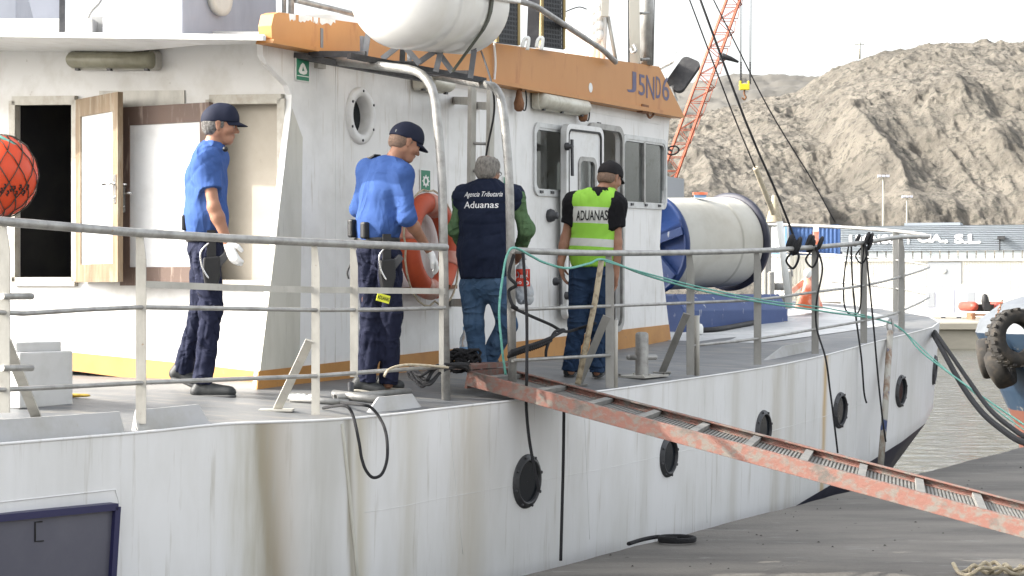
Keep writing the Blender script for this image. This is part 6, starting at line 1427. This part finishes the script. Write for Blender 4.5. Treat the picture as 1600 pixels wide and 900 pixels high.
# ---------------------------------------------------------------- officer bending over the life ring
Z2 = DK(585, 616).y + .02
f = (.70, .71, 0)
j = dict(head=(633, 224, -.02), neck=(611, 255), chest=(598, 302), waist=(591, 352), hem=(589, 374), pelvis=(591, 394), shL=(574, 266, .12), shR=(630, 273, -.12), elR=(637, 340, -.15), wrR=(668, 388, .10), elL=(560, 326, .18), wrL=(592, 352, .40),
         hipL=(576, 400, .05), hipR=(607, 401, -.06), knL=(580, 492, .0), knR=(612, 492, -.02), anL=(574, 588, -.02), anR=(607, 590, .05), heelL=(549, 612, -.02), toeL=(604, 618, -.05), heelR=(588, 608, .1), toeR=(634, 611, .08))
root, Jt, C, SL, fb, rb, hd, gl = person('officer in blue shirt bending his head beside the life ring', Z2, j, f, (.80, .42, -.40), dict(trousers='trouser'), .98, 1.0, 1.06,
    dict(R=((.14, .16, -.25), (-.2, -.6, .3), (-.6, .4, 0), .5, 'glove'), L=((.6, .5, 0), (0, 0, 1), (0, -1, 0), .5)))
sh = sdf_obj('shirt', C + SL, .0066, 'shirt', root, .0020, 8)
for s in 'RL':
    e = Jt['el' + s].lerp(Jt['wr' + s], .06); ax = (Jt['wr' + s] - Jt['el' + s]).normalized(); sdf_obj('cuff', [cap_(e - ax * .035, e + ax * .012, .061, .060, None, .01, clip=[(e + ax * .012, ax), (e - ax * .035, -ax)])], .006, 'shirt', sh)
H, hf_, hu, hr = hd
ch = cap_hat(H, hf_, hu, hr, 'cap_navy', root, .98)
sdf_obj('hair', hair_prims(H, hf_, hu, hr, .98, .003, [(H + hf_ * .025, hf_), (H - hu * .055, -hu)]), .005, 'hair_short', root)
m_ = MB(); q = H - hf_ * .108 + hu * .035 + hr * .035; m_.box(q, hr * .012, hu * .009, hf_ * .005); m_.build('cap_buckle', 'chrome', ch)
sdf_obj('collar', [cap_(Jt['neck'] - UP * .01, Jt['neck'] + UP * .035 + fb * .015, .076, .069, None, .01, clip=[(Jt['neck'] + UP * .03, (UP * .9 + fb * .4).normalized()), (Jt['neck'] - UP * .03, -UP)])], .005, 'shirt', sh)
for s, sg in (('R', -1), ('L', 1)):
    sp_ = Jt['sh' + s] + UP * .074 + rb * (.045 * sg); m_ = MB(); m_.box(sp_, fb * .03, rb * .058 + UP * (.02 * sg), UP * .008); ep = m_.build('epaulette', 'leather', sh, bevel=.004); m_ = MB(); m_.box(sp_ + UP * .009 - rb * .02 * sg, fb * .02, rb * .006, UP * .002); m_.build('gold_bars', 'gold', ep)
d_, hdv = gl['R']; sdf_obj('glove', hand_prims(Jt['wrR'] + d_ * .03, d_, Vector(hdv[1]), Vector(hdv[2]), hdv[3], .003), .0045, 'glove', root, grow=.002)
sdf_obj('belt', [cap_(Jt['hem'] + rb * .03 - UP * .005, Jt['hem'] - rb * .03 - UP * .005, .142, .142, [(fb, 1.14)], .03, clip=[(Jt['hem'] + UP * .010, UP), (Jt['hem'] - UP * .045, -UP)])], .006, 'leather', root)
pouch(root, W(551, 357, Z2 - .02), fb, UP, (.06, .045, .12), 'radio_pouch'); pouch(root, W(570, 360, Z2 - .13), fb, UP, (.05, .05, .11), 'magazine_pouch')
rope('cuff_lead', [W(549, 385, Z2 - .05), W(550, 405, Z2 - .06), W(543, 425, Z2 - .06), W(545, 436, Z2 - .06)], .006, 'black', parent=root)
holster(root, W(607, 428, Z2 - .2), rb * .5 + fb * .8, -UP.cross(rb * .5 + fb * .8).normalized() if False else (V3(.45, -.89, 0)))
m_ = MB(); c = W(599, 466, Z2 - .17); tn_ = V3(.45, -.89, .05).normalized(); tu = UP.cross(tn_).normalized(); tu = (tu * .96 - UP * .25).normalized(); tv = tn_.cross(tu); m_.plate([c + tu * a + tv * b for a, b in ((-.046, .026), (.046, .026), (.046, -.026), (-.046, -.026))], [], tn_, .004); tg = m_.build('leg_tag', 'tag_yellow', root)
m_ = MB(); lettering(m_, 'ADUANAS', c - tu * .042 - tv * .013 + tn_ * .002, tu, tv, .084, .026, 0, .02); m_.build('lettering', 'text_black', tg)
shoe(root, Jt['heelL'], Jt['toeL'], 'shoe', 'sole'); shoe(root, Jt['heelR'], Jt['toeR'], 'shoe', 'sole')
# ---------------------------------------------------------------- grey-haired man in the navy vest
Z3 = 13.75
f = (.30, .95, 0)
j = dict(head=(763, 268, .02), neck=(761, 290), chest=(760, 332), waist=(757, 396), hem=(757, 433), pelvis=(757, 438), shL=(722, 309, .06), shR=(805, 309, -.06), elR=(823, 358, -.02), wrR=(812, 392, .20), elL=(712, 358, .06), wrL=(730, 395, .28),
         hipL=(739, 446, .03), hipR=(778, 446, -.03), knL=(741, 506, .0), knR=(792, 508, .02), anL=(746, 560, .0), anR=(763, 560, .12), heelL=(742, 578, -.03), toeL=(750, 574, .2), heelR=(758, 578, .1), toeR=(775, 574, .3))
root, Jt, C, SL, fb, rb, hd, gl = person('grey-haired man in dark lettered vest and jeans holding a bag', Z3, j, f, (.45, .88, -.18), dict(trousers='denim'), .92, 1.20, 1.85,
    dict(R=((-.1, .3, -.25), (-.5, .6, .3), (-.7, -.3, 0), 1.1), L=((.2, .3, -.1), (0, 0, 1), (.7, -.3, 0), .8)))
sdf_obj('jumper', C[:4] + SL, .0066, 'sleeve_green', root, .005, 5)
vs_ = sdf_obj('vest', C + [cap_(Jt['shL'].lerp(Jt['shR'], .0), Jt['shL'].lerp(Jt['shR'], 1.0), .073, .073, None, .05, clip=[(Jt['shL'] - rb * .028, -rb), (Jt['shR'] + rb * .028, rb)]), cap_(Jt['neck'] - UP * .02, Jt['neck'] + UP * .022, .066, .062, None, .02, clip=[(Jt['neck'] + UP * .022, UP)])], .0066, 'vest_navy', root, .0045, 21, grow=.007)
H, hf_, hu, hr = hd
sdf_obj('hair', hair_prims(H, hf_, hu, hr, .92, .013, [(H + hf_ * .035, hf_), (H - hu * .075, -hu)]) + [cap_(H + hu * .135 - hf_ * .05, H + hu * .14 + hf_ * .05, .062, .062, None, .01, 's')], .005, 'hair_grey', root, .004, 2)
m_ = MB(); q = H + hf_ * .09 + hu * .005
for s in (1, -1): m_.tube([q + hr * s * .033 + (hr * math.cos(a) * .022 + hu * math.sin(a) * .017) + hf_ * .012 for a in [2 * math.pi * k / 14 for k in range(14)]], .0022, 5, closed=True); m_.tube([q + hr * s * .055 + hf_ * .01, H + hr * s * .073 + hu * .008 - hf_ * .01], .002, 5)
m_.build('spectacles', 'black', root)
nb_ = -fb; up0 = W(721, 311, Z3 - .25); ux = UP.cross(nb_).normalized(); wpx = Z3 / FPX
printed(vs_, [('Agencia Tributaria', W(719, 309.5, Z3 - .15), 59 * wpx * 1.05, 10.5 * wpx, .0, .28), ('Aduanas', W(720, 325, Z3 - .15), 53 * wpx * 1.05, 10.5 * wpx, .004, 0)], nb_, 'text_white', 'vest_lettering')
for s in 'LR': shoe(root, Jt['heel' + s], Jt['toe' + s], 'shoe', 'sole_dark')
# plastic bag in his hand
c = W(817, 428, Z3 + .16); bag = thing('plastic_bag', c - UP * .26, 'grey plastic bag with red print carried by the grey-haired man', 'bag')
P = [cap_(c + UP * .16, c + UP * .02, .012, .045, [(V3(0, 1, 0), 1.6)], .03), cap_(c + UP * .02 - V3(.01, 0, 0), c - UP * .17 + V3(.015, 0, 0), .055, .065, [(V3(0, 1, 0), 1.5)], .03)]
sk = sdf_obj('sack', P, .006, 'bag', bag, .010, 6)
bv = vest_bvh(sk); m_ = MB(); vs = []
for i in range(9):
    for k in range(9):
        p = c + V3(-.052 + .104 * i / 8, -.3, .035 - .125 * k / 8); h = bv.ray_cast(p, V3(0, 1, 0)); vs.append((h[0] if h[0] else p + V3(0, .28, 0)) - V3(0, .003, 0))
m_.add(vs, [(i * 9 + k, (i + 1) * 9 + k, (i + 1) * 9 + k + 1, i * 9 + k + 1) for i in range(8) for k in range(8)], 0, True); pr_ = m_.build('red_print', 'bag_red', bag)
m_ = MB()
def pj(p):
    h = bv.ray_cast(p - V3(0, .3, 0), V3(0, 1, 0)); return (h[0] if h[0] else p) - V3(0, .005, 0)
lettering(m_, 'ERA', c + V3(-.02, 0, -.03), V3(1, 0, 0), UP, .06, .022, 0, .02, 0, 1, pj); lettering(m_, 'no', c + V3(-.05, 0, -.075), V3(1, 0, 0), UP, .04, .022, 0, .02, 0, 1, pj); m_.plate(circle(c + V3(.025, -.07, -.066), V3(1, 0, 0), UP, .018, 14), [circle(c + V3(.025, -.07, -.066), V3(1, 0, 0), UP, .010, 10)], V3(0, -1, 0), .001); m_.build('print_lettering', 'text_white', pr_)
# ---------------------------------------------------------------- man in the hi-vis vest
Z4 = DK(912, 591).y
f = (.28, .96, 0)
j = dict(head=(953, 279, .03), neck=(940, 302), chest=(931, 340), waist=(926, 392), hem=(926, 413), pelvis=(924, 420), shL=(896, 317, .06), shR=(963, 319, -.06), elL=(884, 372, .06), wrL=(876, 413, .02), elR=(964, 378, -.06), wrR=(962, 428, -.06),
         hipL=(907, 430, .03), hipR=(940, 430, -.03), knL=(902, 505, .0), knR=(937, 506, -.02), anL=(891, 572, .0), anR=(933, 573, .0), heelL=(888, 590, -.02), toeL=(895, 584, .22), heelR=(932, 590, -.02), toeR=(942, 584, .2))
root, Jt, C, SL, fb, rb, hd, gl = person('man in lime hi-vis vest and black cap by the wheelhouse door', Z4, j, f, (.62, .70, -.30), dict(trousers='denim_dark'), .94, .98, .60,
    dict(R=((-.01, 0, -.3), (-.2, .8, 0), (-.9, 0, 0), .45), L=((.05, 0, -.3), (.2, .8, 0), (.9, 0, 0), .35)))
sdf_obj('t_shirt', C + SL, .0066, 'tshirt', root, .003, 13)
cl_ = [(Jt['shL'].lerp(Jt['shR'], .05), -rb), (Jt['shL'].lerp(Jt['shR'], .95), rb)]; vp = [dict(q) for q in C[1:2] + C[4:]] + [dict(q, clip=cl_) for q in C[2:4]]
vest = sdf_obj('hi_vis_vest', vp + [cap_(Jt['shL'].lerp(Jt['shR'], .2), Jt['shL'].lerp(Jt['shR'], .8), .074, .074, None, .05, clip=cl_)] + [cap_(Jt['neck'] - UP * .0 - fb * .035, Jt['neck'] + UP * .06, .062, .066, None, .01, 's')], .0066, 'shirt', root, .003, 14, grow=.017)
vm = bpy.data.materials.new('hi_vis_cloth'); vm.use_nodes = True; t = vm.node_tree; N = t.nodes; L = t.links; b = N['Principled BSDF']; b.inputs['Roughness'].default_value = .75
tc = N.new('ShaderNodeNewGeometry'); sx = N.new('ShaderNodeSeparateXYZ'); L.new(tc.outputs['Position'], sx.inputs[0])
wz = lambda py: W(930, py, Z4).z
rmp = N.new('ShaderNodeMapRange'); rmp.inputs[1].default_value = wz(420); rmp.inputs[2].default_value = wz(290); ad = N.new('ShaderNodeMath'); ad.operation = 'MULTIPLY_ADD'; ad.inputs[1].default_value = .055; L.new(sx.outputs[0], ad.inputs[0]); L.new(sx.outputs[2], ad.inputs[2]); sb = N.new('ShaderNodeMath'); sb.operation = 'SUBTRACT'; sb.inputs[1].default_value = .055 * Jt['chest'].x; L.new(ad.outputs[0], sb.inputs[0]); L.new(sb.outputs[0], rmp.inputs[0])
cr_ = N.new('ShaderNodeValToRGB'); cr_.color_ramp.interpolation = 'CONSTANT'; el = cr_.color_ramp.elements; LIME = (.25, .53, .045, 1); SIL = (.50, .51, .47, 1)
pos = lambda py: (420 - py) / 130
el[0].position = 0; el[0].color = LIME; el[1].position = pos(386); el[1].color = SIL
for py, c_ in ((374, LIME), (350, SIL), (325, LIME)): e = el.new(pos(py)); e.color = c_
L.new(rmp.outputs[0], cr_.inputs[0]); L.new(cr_.outputs[0], b.inputs['Base Color']); vest.data.materials[0] = vm
H, hf_, hu, hr = hd
cap_hat(H, hf_, hu, hr, 'cap_black', root, .94)
sdf_obj('hair', hair_prims(H, hf_, hu, hr, .94, .004, [(H + hf_ * .028, hf_), (H - hu * .055, -hu)]), .005, 'hair_short', root)
wpx = Z4 / FPX
printed(vest, [('ADUANAS', W(897, 344.5, Z4 - .13), 51 * wpx, 16 * wpx, .02, 0)], -fb, 'text_black', 'vest_lettering')
for s in 'LR': shoe(root, Jt['heel' + s], Jt['toe' + s], 'shoe', 'sole_dark')
